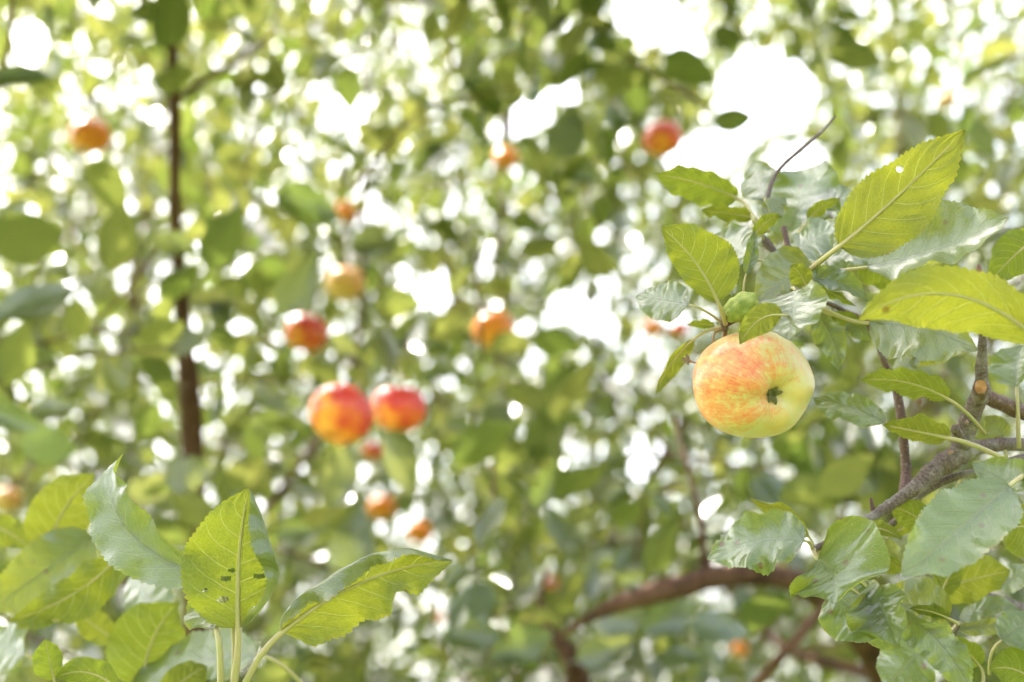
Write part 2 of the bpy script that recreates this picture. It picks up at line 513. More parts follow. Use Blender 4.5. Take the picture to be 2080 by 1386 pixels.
def close_leaf(parent, b, t, w, face, c=None, d=0.84, tilt=None, dm=0.0, roll=0.0, f=(0, 0), k=(0, 0),
               nrm=None, st=None, sd=None, stw=7.0, wave=1.0, holes=(), teeth=27, twist=0.0, stmat=None, pinch=None):
    """One leaf of the near branches. b, t: blade base and tip (photo pixels); c: point the midrib passes near;
    d: distances of base and tip; w: width in pixels (whole, or left and right of the midrib);
    face: 'U' upper side or 'L' under side towards the camera; f, k: fold and curl of the two halves (degrees);
    st: where the stalk starts."""
    global LEAF_N
    LEAF_N += 1
    r_ = np.random.default_rng(1000 + LEAF_N)
    tx, ty = t[0] - b[0], b[1] - t[1]
    ln = math.hypot(tx, ty)
    tilt = (35.0 if face == 'U' else -20.0) if tilt is None else tilt
    if nrm is None and face == 'U' and tilt >= 29:      # lies open to the bright side of the sky
        nrm = (-0.58 + r_.uniform(-.14, .14), 0.012 * tilt + 0.14 + r_.uniform(-.1, .1), 0.76)
    nw = None
    if nrm is not None:
        nw = np.array((RGT * nrm[0] + UPV * nrm[1] - FWD * nrm[2]).normalized())
        roll, tilt = 0.0, 0.0
        if not isinstance(d, tuple):
            pb0 = np.array(at(*b, d) - CAM)
            ray = np.array(at(*t, 1.0) - CAM)
            d1 = float((pb0 @ nw) / (ray @ nw))
            dd = max(-0.05, min(0.05, d1 - d))
            d = (d - dd * 0.5, d + dd * 0.5)
    if not isinstance(d, tuple):
        dd = math.tan(R(tilt)) * (ty / ln) * ln * KPX * d * 0.7
        d = (d - dd * 0.5, d + dd * 0.5)
    roll = roll + tilt * tx / ln
    if not isinstance(w, tuple):
        w = (w / 2, w / 2)
    w = tuple(q / max(0.42, math.cos(R(roll)) if nw is None else 0.74) for q in w)
    if c is None:
        c = ((b[0] + t[0]) / 2 + r_.uniform(-6, 6), (b[1] + t[1]) / 2 + r_.uniform(-6, 6))
    dmid = (d[0] + d[1]) / 2 + dm
    P0, P2 = np.array(at(*b, d[0])), np.array(at(*t, d[1]))
    Pm = np.array(at(*c, dmid))
    P1 = 2 * Pm - 0.5 * (P0 + P2)
    ns, nt_ = (teeth * 6, 16) if holes else (teeth * 3, 6)
    s = np.linspace(0, 1, ns + 1)
    mid = np.outer((1 - s) ** 2, P0) + np.outer(2 * s * (1 - s), P1) + np.outer(s ** 2, P2)
    T = np.outer(2 * (1 - s), P1 - P0) + np.outer(2 * s, P2 - P1)
    T /= np.linalg.norm(T, axis=1)[:, None]
    view = mid - np.array(CAM)
    view /= np.linalg.norm(view, axis=1)[:, None]
    Rv = np.cross(view, T)
    Rv /= np.linalg.norm(Rv, axis=1)[:, None]
    # keep the frame from flipping where the midrib points along the view
    for i in range(1, ns + 1):
        if Rv[i] @ Rv[i - 1] < 0:
            Rv[i] = -Rv[i]
    Nc = np.cross(Rv, T)
    ang = R(roll) + R(twist) * (s - 0.5)
    ca, sa = np.cos(ang)[:, None], np.sin(ang)[:, None]
    Rr = Rv * ca + Nc * sa
    Nr = Nc * ca - Rv * sa
    if nw is not None:
        Nr = nw[None, :] - T * (T @ nw)[:, None]
        Nr /= np.linalg.norm(Nr, axis=1)[:, None]
        Rr = np.cross(T, Nr)
        tws = R(twist) * (s - 0.5)
        Rr, Nr = Rr * np.cos(tws)[:, None] + Nr * np.sin(tws)[:, None], Nr * np.cos(tws)[:, None] - Rr * np.sin(tws)[:, None]
    dl = d[0] * (1 - s) + d[1] * s
    hw = half_width(s)
    length = float(np.linalg.norm(np.diff(mid, axis=0), axis=1).sum())
    saw = (s * teeth) % 1.0
    tooth = np.where(saw < 0.30, 0.0, np.where(saw < 0.64, 0.6, 1.0))
    V = [None] * ((ns + 1) * (2 * nt_ + 1))
    UV = np.zeros(((ns + 1) * (2 * nt_ + 1), 2))
    row = 2 * nt_ + 1
    ph1, ph2 = r_.uniform(0, 6.28, 2)
    amp = wave * 0.0026 * min(1.0, (length / 0.075) ** 1.3)
    tsz = min(0.0013, 0.017 * length)
    for sgn, wi, fo, cu, ph in ((-1, w[0], R(f[0]), R(k[0]), ph1), (1, w[1], R(f[1]), R(k[1]), ph2)):
        wid = wi * KPX * dl * hw
        pos = mid.copy()
        if sgn < 0:
            for i in range(ns + 1):
                V[i * row + nt_] = mid[i]
                UV[i * row + nt_] = (s[i], 0.5)
        for j in range(1, nt_ + 1):
            tt = (j - 0.5) / nt_
            prof = tt ** 1.4 * (1 + 0.35 * np.sin(2 * math.pi * 1.2 * s + ph))
            if abs(cu) > R(100):                       # margin rolled over
                z_ = np.clip((tt - 0.50 - 0.08 * np.sin(2 * math.pi * 1.4 * s + ph)) / 0.22, 0, 1)
                prof = z_ * z_ * (3 - 2 * z_)
            a = fo * min(1.0, tt * 3) + cu * prof
            a = a + wave * tt * (R(15) * np.sin(2 * math.pi * 1.1 * s + 2.3 * ph) + R(11) * np.sin(2 * math.pi * 2.3 * s + 3.1 * ph))
            step = wid / nt_
            if j == nt_:
                step = step + tooth * tsz * np.clip(hw * 2.5, 0, 1)
            if pinch:
                a = a + R(pinch[2 if sgn < 0 else 3]) * np.exp(-((s - pinch[0]) / pinch[1]) ** 2) * min(1.0, tt * 2)
            pos = pos + (Rr * (sgn * np.cos(a))[:, None] + Nr * np.sin(a)[:, None]) * step[:, None]
            t1 = j / nt_
            und = amp * (t1 ** 2) * (np.sin(2 * math.pi * s * 2.6 + ph) + 0.6 * np.sin(2 * math.pi * s * 5.3 + 2 * ph)) * np.clip(hw * 1.6, 0, 1)
            und = und + 0.00035 * np.sin(2 * math.pi * (7.5 * (s - 0.17 * t1 - 0.10 * t1 * t1) + sgn * 0.22)) * math.sin(math.pi * t1)
            q = pos + Nr * und[:, None]
            for i in range(ns + 1):
                V[i * row + nt_ + sgn * j] = q[i]
                UV[i * row + nt_ + sgn * j] = (s[i], 0.5 + 0.5 * sgn * t1)
    F = []
    for i in range(ns):
        for j in range(2 * nt_):
            sm = (i + 0.5) / ns
            tm = (j + 0.5 - nt_) / nt_
            if any(((sm - hs) / ra) ** 2 + ((tm - ht) / rb) ** 2 < 1 for hs, ht, ra, rb in holes):
                continue
            q = (i * row + j, i * row + j + 1, (i + 1) * row + j + 1, (i + 1) * row + j)
            F.append(q if face == 'U' else q[::-1])
    V = np.array(V)
    base = V[nt_].copy()
    lf = mesh_obj('leaf', V - base, F, M_LEAF, parent, Vector(base) - parent.location, UV)
    # stalk and midrib: one tapering piece on the under side
    under = Nr if face == 'L' else -Nr
    m_i = list(range(0, int(ns * 0.93), 8 if holes else 4))
    mp = mid[m_i]
    r0 = 0.5 * stw * KPX * d[0]
    mr = np.interp(s[m_i], [0, 0.5, 1], [r0 * 0.85, r0 * 0.42, r0 * 0.15])
    mp = mp + under[m_i] * (mr * (0.55 if face == 'L' else 1.15))[:, None]
    if st is not None:
        S0 = np.array(at(*st, sd if sd is not None else d[0] + 0.004))
        lead = T[0]
        L_ = np.linalg.norm(S0 - P0)
        c1 = P0 - lead * min(L_ * 0.45, 0.35 * np.linalg.norm(np.array(b) - np.array(st)) * KPX * d[0] + 0.002)
        tt = np.linspace(0, 1, 9)[:-1]
        sp_ = np.outer((1 - tt) ** 2, S0) + np.outer(2 * tt * (1 - tt), c1) + np.outer(tt ** 2, mp[0])
        pts = np.vstack([sp_, mp])
        rad = np.concatenate([np.linspace(r0 * 1.15, r0 * 0.9, 8), mr])
    else:
        pts, rad = mp, mr
    Vs, Fs, Us = tube_data(pts - base, rad, 6)
    mesh_obj('stalk', Vs, Fs, stmat or M_STALK, lf, (0, 0, 0), Us)
    return lf


def bud(parent, px, py, d, length, width, direction=(0, -1), mat=None, name='bud'):
    """small pointed scaly bud; direction on the picture plane"""
    b = np.array(at(px, py, d))
    e = np.array(at(px + direction[0] * length, py + direction[1] * length, d))
    r = 0.5 * width * KPX * d
    tt = np.linspace(0, 1, 7)
    rad = r * np.array([0.75, 1.0, 1.02, 0.86, 0.62, 0.34, 0.06])
    P = b + np.outer(tt, e - b)
    V, F, UV = tube_data(P - b, rad, 8, 0.06, int(px))
    return mesh_obj(name, V, F, mat or M_BUD, parent, Vector(b) - parent.location, UV)


# ------------------------------------------------------------------ apples
def apple_body_data(seed, nu=56, nv=40, lob=0.022, dip=0.30, dw=0.27):
    r_ = np.random.default_rng(seed)
    ph = r_.uniform(0, 6.28, 4)
    V, F = [], []
    for i in range(nv + 1):
        a = math.pi * i / nv
        for j in range(nu):
            p = 2 * math.pi * j / nu
            rr = 1.0 + 0.05 * math.sin(a) - 0.50 * math.exp(-(a / 0.30) ** 2) - dip * math.exp(-((math.pi - a) / dw) ** 2)
            low = max(0.0, -math.cos(a))
            rr *= 1 + lob * math.cos(5 * p + ph[0]) * (0.25 + 1.3 * low ** 2 * math.sin(a)) + 0.025 * math.cos(p + ph[1]) * math.sin(a) \
                + 0.020 * math.cos(2 * p + ph[2]) * math.sin(a) + 0.012 * math.sin(3 * p + 4 * a + ph[3]) * math.sin(a)
            z = math.cos(a) * rr * 0.93
            x = math.sin(a) * rr * math.cos(p) * (1 - 0.05 * low)
            y = math.sin(a) * rr * math.sin(p) * (1 - 0.05 * low)
            V.append((x, y, z))
    for i in range(nv):
        for j in range(nu):
            k = (j + 1) % nu
            F.append((i * nu + j, (i + 1) * nu + j, (i + 1) * nu + k, i * nu + k))
    return V, F


def calyx_data(seed):
    """five withered sepals round a small dark pit, sitting in the basin at the bottom of the fruit"""
    r_ = np.random.default_rng(seed)
    V, F = [], []
    zb = -0.640
    for q in range(5):
        a0 = 2 * math.pi * q / 5 + r_.uniform(-0.2, 0.2)
        bend = r_.uniform(0.6, 1.4)
        n0 = len(V)
        for i in range(5):
            t = i / 4
            rad = 0.035 + 0.105 * t * bend ** 0.3
            h = zb - 0.05 - 0.10 * math.sin(t * 2.2) * bend * 0.8
            wv = 0.032 * (1 - t) ** 0.7 + 0.004
            for sg in (-1, 0, 1):
                V.append((rad * math.cos(a0) - sg * wv * math.sin(a0), rad * math.sin(a0) + sg * wv * math.cos(a0), h - (0.012 if sg == 0 else 0)))
        for i in range(4):
            for sg in range(2):
                a = n0 + i * 3 + sg
                F.append((a, a + 1, a + 4, a + 3))
    n0 = len(V)
    for j in range(10):
        a = 2 * math.pi * j / 10
        V.append((0.06 * math.cos(a), 0.06 * math.sin(a), zb - 0.035))
    V.append((0, 0, zb + 0.02))
    for j in range(10):
        F.append((n0 + j, n0 + (j + 1) % 10, n0 + 10))
    return V, F


APPLES = []     # px, py, radius px, d for keeping fruit clear of leaves


def apple(label, px, py, diam, d, mat, stem_dir, seed, clear=1.0, stem_to=None, squash=(1, 1, 1), hero=False, group=None):
    """stem_dir: which way the stem end points, in camera terms (right, up, away)"""
    z = (RGT * stem_dir[0] + UPV * stem_dir[1] + FWD * stem_dir[2]).normalized()
    x = (RGT - z * RGT.dot(z)).normalized()
    y = z.cross(x)
    r = 0.5 * diam * KPX * d
    c = at(px, py, d)
    root = thing('apple', label, 'apple', c, group)
    root.rotation_euler = Matrix((x, y, z)).transposed().to_euler()
    V, F = apple_body_data(seed, 96, 72, 0.046, 0.42, 0.36) if hero else apple_body_data(seed, 40, 28)
    ob = mesh_obj('skin', V, F, mat, root)
    ob.scale = (r * squash[0], r * squash[1], r * squash[2])
    V, F = calyx_data(seed)
    oc = mesh_obj('calyx', V, F, M_CALYX, root)
    oc.scale = ob.scale
    if hero:
        oc.scale = (r * 1.45, r * 1.45, r * 0.82)
    # stem from the bowl outwards
    M = Matrix((x, y, z)).transposed()
    end = (M.transposed() @ (Vector(stem_to) - c)) if stem_to else Vector((random.uniform(-.25, .25), random.uniform(-.25, .25), 1.35)) * r
    a = Vector((0, 0, 0.42 * r))
    m1 = Vector((0, 0, 0.85 * r)) * 0.8 + end * 0.2
    pts = catmull([a, m1, end], 6)
    Vs, Fs, Us = tube_data(pts, np.linspace(0.0011, 0.0014, len(pts)), 7)
    mesh_obj('stem', Vs, Fs, M_STALK_RED, root, (0, 0, 0), Us)
    APPLES.append((px, py, 0.5 * diam * clear, d))
    return root


# ------------------------------------------------------------------ ground
def ground():
    n = 24
    V, F = [], []
    xs = np.sign(np.linspace(-1, 1, n + 1)) * np.abs(np.linspace(-1, 1, n + 1)) ** 3 * 900
    for y in xs:
        for x in xs:
            V.append((x, y + 5, 0.04 * math.sin(x * 0.9) * math.cos(y * 0.7) - 0.05))
    for i in range(n):
        for j in range(n):
            a = i * (n + 1) + j
            F.append((a, a + 1, a + n + 2, a + n + 1))
    o = mesh_obj('ground', V, F, M_GRASS)
    o['kind'] = 'structure'
    o['label'] = 'mown grass under the apple trees'


ground()

# ------------------------------------------------------------------ near tree: the branch with the large apple
near = thing('apple_tree', 'near apple tree whose sharp leafy branch at the right carries the large blushed apple', 'tree', (0.98, 1.35, 0.0))
tr = catmull([(0, 0, -0.1, 0.085), (0.03, 0.02, 0.6, 0.07), (-0.02, -0.03, 1.2, 0.06), (0.05, 0.0, 1.9, 0.05), (0.10, 0.08, 2.8, 0.03), (0.05, 0.2, 3.6, 0.012)], 6)
V_, F_, U_ = tube_data(tr[:, :3], tr[:, 3], 14, 0.03, 3)
mesh_obj('trunk', V_, F_, M_LIMB, near, (0, 0, 0), U_)

# wood of the branch (widths in photo pixels)
jn = proj(np.array([[0.97, 1.34, 1.25]]))
tube('branch', [(jn[0][0], jn[1][0], jn[2][0], 60), (2420, 980, 1.10, 40), (2180, 915, 0.93, 32), (2065, 903, 0.885, 27), (1990, 908, 0.87, 30), (1950, 922, 0.865, 44),
                (1900, 955, 0.86, 41), (1868, 985, 0.855, 34), (1832, 1010, 0.853, 26), (1780, 1045, 0.85, 22), (1725, 1080, 0.845, 18), (1680, 1103, 0.84, 15), (1652, 1117, 0.838, 12)],
     M_BARK, near, 8, 14, 0.05, 21, 0.10)
tube('branch', [(1946, 922, 0.866, 44), (1963, 872, 0.862, 43), (1979, 828, 0.858, 38), (1993, 795, 0.855, 34), (1994, 735, 0.85, 22), (1996, 680, 0.845, 17), (1992, 610, 0.845, 13), (1990, 556, 0.845, 10)],
     M_BARK, near, 7, 12, 0.05, 22, 0.10)
tube('branch', [(2240, 880, 0.90, 34), (2090, 842, 0.88, 32), (2040, 822, 0.872, 32), (1995, 803, 0.862, 30)], M_BARK_RED, near, 6, 12, 0.05, 23, 0.06)
tube('twig', [(2090, 925, 0.855, 13), (2040, 940, 0.853, 14), (1990, 957, 0.86, 16), (1930, 972, 0.868, 17), (1880, 1000, 0.868, 15), (1840, 1040, 0.872, 14), (1800, 1075, 0.878, 12), (1755, 1110, 0.882, 10)],
     M_BARK, near, 6, 9, 0.04, 24, 0.05)
tube('twig', [(1834, 1012, 0.86, 22), (1840, 960, 0.875, 20), (1834, 880, 0.88, 19), (1822, 800, 0.885, 18), (1800, 745, 0.885, 15), (1781, 696, 0.885, 12), (1758, 650, 0.885, 9)],
     M_BARK_RED, near, 6, 10, 0.04, 25, 0.06)
tube('twig', [(1990, 640, 0.90, 9), (1900, 655, 0.90, 10), (1800, 655, 0.895, 10), (1735, 640, 0.885, 10), (1680, 615, 0.875, 9), (1620, 590, 0.865, 9), (1570, 600, 0.86, 9), (1520, 635, 0.86, 10), (1473, 660, 0.858, 14)],
     M_BARK_RED, near, 6, 9, 0.04, 26, 0.05)
tube('twig', [(1620, 590, 0.868, 9), (1612, 545, 0.88, 10), (1600, 500, 0.89, 12), (1592, 462, 0.895, 10)], M_BARK_RED, near, 5, 9, 0.05, 27, 0.08)
tube('twig', [(1612, 560, 0.885, 9), (1580, 520, 0.895, 12), (1556, 492, 0.90, 17), (1545, 478, 0.90, 12)], M_BARK, near, 5, 9, 0.08, 28, 0.12)
tube('spur', [(1473, 672, 0.856, 10), (1472, 662, 0.857, 17), (1470, 652, 0.858, 16), (1469, 640, 0.858, 8)], M_BARK_RED, near, 4, 9, 0.09, 29, 0.1)
tube('spur', [(1962, 905, 0.858, 22), (1948, 884, 0.848, 19), (1940, 872, 0.843, 20), (1936, 866, 0.842, 10)], M_BARK, near, 4, 9, 0.06, 30, 0.1)
tube('spur', [(1778, 1046, 0.852, 12), (1772, 1030, 0.852, 10), (1769, 1012, 0.852, 6)], M_BARK_RED, near, 4, 8, 0.06, 31)
st_ = tube('stub', [(1988, 812, 0.856, 30), (1990, 795, 0.842, 33), (1992, 787, 0.834, 31)], M_BARK_RED, near, 3, 12, 0.05, 32)
# pale sawn face on the stub
c_ = np.array(at(1992, 786, 0.8325))
Vc = [(0, 0, 0)] + [tuple((RGT * math.cos(a) * 0.0037 + UPV * math.sin(a) * 0.0040 + FWD * 0.0006 * math.cos(3 * a))) for a in np.linspace(0, 2 * math.pi, 13)[:-1]]
mesh_obj('cut_face', Vc, [(0, 1 + (i + 1) % 12, 1 + i) for i in range(12)], M_CUT, st_, Vector(c_) - near.location - st_.location, smooth=False)
bud(near, 1990, 560, 0.845, 26, 16, (-0.1, -1))
bud(near, 1592, 470, 0.895, 12, 11, (-0.2, -1))
bud(near, 1932, 922, 0.845, 12, 12, (-0.5, -1))
bud(near, 1865, 806, 0.88, 22, 16, (0.1, 1))
bud(near, 1543, 484, 0.90, 16, 17, (-0.5, -0.8))
bud(near, 1966, 858, 0.842, 9, 11, (-0.8, 0.1))

CL = lambda *a, **kw: close_leaf(near, *a, **kw)
# upper fan
CL((1705, 500), (1960, 264), (70, 82), 'L', c=(1826, 396), d=0.80, tilt=-14, f=(4, -4), k=(14, 10), st=(1646, 548), sd=0.855, stw=11, wave=0.7, holes=((0.60, -0.62, 0.022, 0.12),))
CL((1762, 541), (2050, 443), (78, 62), 'U', c=(1912, 503), d=0.835, tilt=44, f=(16, 14), k=(20, 30), st=(1646, 556), sd=0.86, stw=8, wave=1.1)
CL((1458, 612), (1343, 462), (42, 78), 'L', c=(1410, 530), d=0.825, tilt=-12, f=(-6, 4), k=(-14, 12), st=(1474, 660), sd=0.856, stw=9)
CL((1399, 619), (1291, 603), 62, 'U', c=(1345, 611), d=0.835, tilt=30, st=(1466, 655), sd=0.858, stw=5)
CL((1648, 536), (1532, 612), 118, 'U', c=(1596, 566), d=0.858, tilt=16, f=(8, 8), st=(1616, 588), sd=0.866, stw=6)
CL((1516, 556), (1532, 468), 30, 'U', c=(1527, 512), d=0.85, tilt=8, f=(30, 30), st=(1515, 640), sd=0.86, stw=5)
CL((1527, 523), (1446, 478), 74, 'U', c=(1488, 496), d=0.885, tilt=50, st=(1560, 530), sd=0.89, stw=6)
CL((1497, 402), (1331, 354), (40, 30), 'L', c=(1418, 372), d=0.92, tilt=-34, k=(14, 0), st=(1532, 452), sd=0.90, stw=8)
CL((1528, 441), (1424, 428), 32, 'L', c=(1476, 433), d=0.91, tilt=-45, st=(1548, 470), sd=0.90, stw=6)
CL((1552, 402), (1531, 328), 62, 'U', c=(1540, 366), d=0.95, tilt=45, st=(1560, 470), sd=0.90, stw=6)
CL((1598, 474), (1676, 326), (72, 62), 'U', c=(1634, 400), d=0.945, tilt=48, st=(1595, 500), sd=0.90, stw=7)
CL((1640, 446), (1745, 396), (30, 36), 'U', c=(1690, 410), d=0.93, tilt=50, st=(1610, 505), sd=0.90, stw=6)
tube('twig', [(1556, 452, 0.90, 8), (1563, 385, 0.91, 9), (1585, 342, 0.915, 8), (1632, 300, 0.92, 8), (1668, 268, 0.925, 7), (1698, 236, 0.93, 4)], M_BARK, near, 5, 8, 0.05, 39, 0.08)
CL((1553, 442), (1596, 402), 48, 'U', c=(1576, 420), d=0.885, tilt=20, st=(1552, 488), sd=0.898, stw=5)
CL((1533, 478), (1585, 438), 30, 'L', c=(1556, 452), d=0.872, tilt=-40, st=(1550, 500), sd=0.898, stw=5)
CL((1612, 514), (1704, 456), 76, 'U', c=(1658, 482), d=0.872, tilt=38, st=(1600, 545), sd=0.885, stw=6)
CL((1642, 446), (1706, 404), 26, 'L', c=(1670, 420), d=0.90, tilt=-50, st=(1610, 490), sd=0.895, stw=5)
CL((1660, 540), (1790, 528), 62, 'U', c=(1720, 520), d=0.875, tilt=55, st=(1625, 560), sd=0.875, stw=6)
CL((1745, 528), (1838, 592), 74, 'L', c=(1795, 556), d=0.90, tilt=-22, st=(1690, 505), sd=0.905, stw=6)
CL((1790, 512), (1880, 492), 40, 'L', c=(1836, 500), d=0.90, tilt=-30, st=(1720, 520), sd=0.905, stw=6)
# centre, over the apple
CL((1640, 572), (1764, 612), (26, 24), 'U', c=(1703, 572), d=0.842, tilt=26, k=(20, 30), f=(10, 10), st=(1618, 588), sd=0.862, stw=5)
CL((1640, 585), (1606, 540), (24, 22), 'L', c=(1624, 556), d=0.832, tilt=-30, k=(40, -40), st=None, stw=5)
CL((1636, 583), (1738, 622), (5, 12), 'L', c=(1686, 594), d=0.838, tilt=-50, k=(0, 20), st=(1618, 590), sd=0.86, stw=5)
CL((1614, 590), (1604, 692), (56, 60), 'U', c=(1612, 634), d=0.815, tilt=40, f=(8, 8), k=(14, 26), st=(1608, 586), sd=0.858, stw=7, wave=1.2)
CL((1588, 640), (1503, 700), (30, 28), 'L', c=(1540, 652), d=0.793, tilt=-10, k=(-10, 12), f=(0, -6), st=(1604, 640), sd=0.855, stw=6)
CL((1450, 662), (1396, 660), (9, 9), 'L', c=(1424, 658), d=0.86, tilt=-45, st=(1470, 662), sd=0.858, stw=4)
CL((1408, 690), (1332, 802), (20, 13), 'L', c=(1362, 742), d=0.862, tilt=-5, f=(0, 30), k=(10, 40), st=(1470, 664), sd=0.858, stw=6)
CL((1655, 634), (1702, 752), (30, 34), 'U', c=(1690, 690), d=0.88, tilt=14, k=(-40, 10), f=(0, 14), st=(1630, 600), sd=0.872, stw=6)
CL((1718, 668), (1790, 688), 38, 'U', c=(1752, 672), d=0.90, tilt=12, st=(1690, 622), sd=0.88, stw=5)
CL((1660, 650), (1720, 660), 36, 'L', c=(1690, 650), d=0.91, tilt=-30, st=(1640, 600), sd=0.88, stw=5)
# right edge
CL((2120, 700), (1742, 652), (78, 52), 'L', c=(1930, 598), d=(0.735, 0.725), dm=-0.012, tilt=-26, f=(-4, -10), k=(-6, -26), st=(2180, 740), sd=0.76, stw=13, wave=0.5)
CL((2150, 560), (2055, 660), 70, 'L', c=(2110, 612), d=0.73, tilt=-20, st=(2200, 540), sd=0.76, stw=10, wave=0.5)
CL((1766, 655), (1986, 712), (36, 62), 'U', c=(1880, 668), d=0.835, tilt=34, f=(18, 2), k=(10, 10), st=(1612, 590), sd=0.864, stw=9)
CL((1690, 640), (1745, 655), 26, 'L', c=(1716, 644), d=0.87, tilt=-50, st=(1650, 615), sd=0.872, stw=5)
CL((2100, 490), (2006, 578), (40, 44), 'L', c=(2060, 520), d=0.86, tilt=-20, f=(10, -6), st=(2160, 450), sd=0.88, stw=8)
CL((2110, 470), (2040, 520), 44, 'L', c=(2075, 490), d=0.90, tilt=-24, st=(2160, 450), sd=0.89, stw=8)
CL((2064, 785), (2078, 702), (42, 40), 'U', c=(2066, 742), d=0.88, tilt=40, f=(22, 22), st=(2070, 910), sd=0.875, stw=8)
CL((1926, 810), (1746, 774), (24, 30), 'L', c=(1838, 776), d=0.83, tilt=-38, k=(20, 0), st=(2000, 880), sd=0.866, stw=8)
CL((1798, 857), (1652, 810), (30, 22), 'U', c=(1720, 826), d=0.85, tilt=46, f=(20, 8), st=(1880, 880), sd=0.875, stw=6)
CL((1927, 889), (1792, 863), (20, 34), 'L', c=(1860, 876), d=0.825, tilt=-30, k=(0, 18), st=(2056, 942), sd=0.845, stw=10)
CL((2034, 890), (2000, 846), 46, 'U', c=(2022, 866), d=0.88, tilt=18, st=(2044, 928), sd=0.87, stw=7)
CL((2110, 978), (1974, 938), (26, 34), 'U', c=(2040, 972), d=0.80, tilt=40, k=(10, 40), st=(2150, 960), sd=0.84, stw=7)
# low right cluster
CL((1634, 1098), (1436, 1136), (50, 44), 'U', c=(1540, 1098), d=0.815, tilt=38, f=(8, 6), k=(-14, 22), st=(1650, 1116), sd=0.838, stw=7, wave=1.3)
CL((1642, 1090), (1522, 1012), (20, 26), 'L', c=(1592, 1046), d=0.838, tilt=-16, f=(0, 20), k=(10, 60), st=(1655, 1116), sd=0.84, stw=6)
CL((1662, 1136), (1697, 1228), (104, 72), 'U', c=(1692, 1170), d=0.80, tilt=42, f=(12, 8), k=(22, 6), st=(1654, 1116), sd=0.836, stw=8, wave=1.3)
CL((1692, 1200), (1800, 1290), (56, 52), 'U', c=(1740, 1246), d=0.825, tilt=36, st=(1660, 1120), sd=0.84, stw=7)
CL((1768, 1200), (1822, 1310), (40, 62), 'U', c=(1800, 1250), d=0.815, tilt=30, f=(10, 12), k=(10, 50), st=(1664, 1118), sd=0.84, stw=7, wave=1.4)
CL((1764, 1232), (1826, 1314), (48, 40), 'U', c=(1792, 1280), d=0.828, tilt=2, st=(1700, 1180), sd=0.84, stw=6)
CL((1926, 1256), (1786, 1225), (22, 56), 'U', c=(1856, 1232), d=0.83, tilt=24, f=(0, 16), k=(10, 20), st=(1946, 1268), sd=0.85, stw=7, wave=1.5)
CL((1928, 1256), (1846, 1236), (10, 14), 'L', c=(1890, 1242), d=0.825, tilt=-40, st=(1946, 1268), sd=0.85, stw=6)
CL((1824, 1240), (1975, 1412), (40, 46), 'U', c=(1912, 1312), d=0.84, tilt=26, f=(4, 4), st=(1770, 1200), sd=0.85, stw=8)
CL((2050, 986), (1832, 1172), (78, 74), 'U', c=(1940, 1082), d=(0.775, 0.715), tilt=22, f=(8, 6), k=(6, 14), st=(2110, 950), sd=0.83, stw=11, wave=0.8)
CL((1900, 1080), (1806, 1030), 58, 'L', c=(1850, 1044), d=0.86, tilt=-24, st=(1960, 1110), sd=0.87, stw=6)
CL((1812, 1085), (1912, 1030), 40, 'L', c=(1870, 1050), d=0.885, tilt=-24, st=(1770, 1110), sd=0.88, stw=6)
CL((2140, 1068), (2022, 1075), (62, 46), 'L', c=(2070, 1070), d=0.84, tilt=-14, st=(2200, 1050), sd=0.87, stw=10)
CL((1896, 1200), (2052, 1160), (50, 44), 'L', c=(1980, 1176), d=0.90, tilt=-18, st=(1860, 1190), sd=0.89, stw=7)
CL((1908, 1210), (1950, 1130), 52, 'L', c=(1928, 1170), d=0.89, tilt=-18, st=(1880, 1240), sd=0.89, stw=7)
CL((1754, 1112), (1846, 1166), (26, 30), 'L', c=(1800, 1134), d=0.85, tilt=-20, f=(24, 0), k=(60, 0), st=(1664, 1120), sd=0.842, stw=6)
CL((1752, 1104), (1840, 1150), (20, 12), 'U', c=(1806, 1118), d=0.858, tilt=8, st=(1700, 1100), sd=0.85, stw=5)
CL((1740, 1080), (1832, 1096), (16, 14), 'L', c=(1786, 1074), d=0.835, tilt=-20, st=(1662, 1120), sd=0.84, stw=7)
CL((1880, 1310), (1800, 1402), (46, 50), 'U', c=(1836, 1356), d=0.88, tilt=34, st=(1930, 1275), sd=0.87, stw=6)
CL((1950, 1262), (2072, 1240), (20, 14), 'U', c=(2010, 1234), d=0.90, tilt=55, st=(1925, 1300), sd=0.88, stw=7)
CL((1945, 1276), (2060, 1268), (16, 18), 'U', c=(2005, 1272), d=0.91, tilt=10, st=(1925, 1300), sd=0.88, stw=7)
CL((2034, 1300), (2110, 1244), (34, 40), 'U', c=(2070, 1276), d=0.85, tilt=42, st=(2010, 1370), sd=0.86, stw=6)
CL((2120, 1400), (2010, 1360), (40, 50), 'L', c=(2066, 1362), d=0.85, tilt=-16, st=(2160, 1420), sd=0.87, stw=9)
CL((1990, 1352), (1938, 1292), (22, 26), 'L', c=(1964, 1322), d=0.88, tilt=-30, st=(1996, 1400), sd=0.88, stw=6)
CL((2026, 1190), (2110, 1150), 46, 'U', c=(2070, 1170), d=0.94, tilt=40, st=(1990, 1230), sd=0.93, stw=6)
CL((1935, 720), (1840, 745), 40, 'L', c=(1890, 722), d=0.93, tilt=-30, st=(1980, 700), sd=0.92, stw=6)
CL((1820, 760), (1868, 712), 36, 'U', c=(1844, 738), d=0.93, tilt=30, st=(1800, 790), sd=0.92, stw=6)
CL((2060, 620), (2100, 700), 60, 'L', c=(2084, 660), d=0.92, tilt=-20, st=(2030, 560), sd=0.92, stw=7)
CL((1940, 1000), (1905, 1075), 60, 'L', c=(1925, 1040), d=0.93, tilt=-20, st=(1960, 960), sd=0.92, stw=6)
tube('twig', [(1930, 1420, 0.885, 14), (1925, 1350, 0.88, 12), (1935, 1295, 0.87, 10), (1948, 1268, 0.852, 8)], M_BARK, near, 5, 8, 0.05, 35)
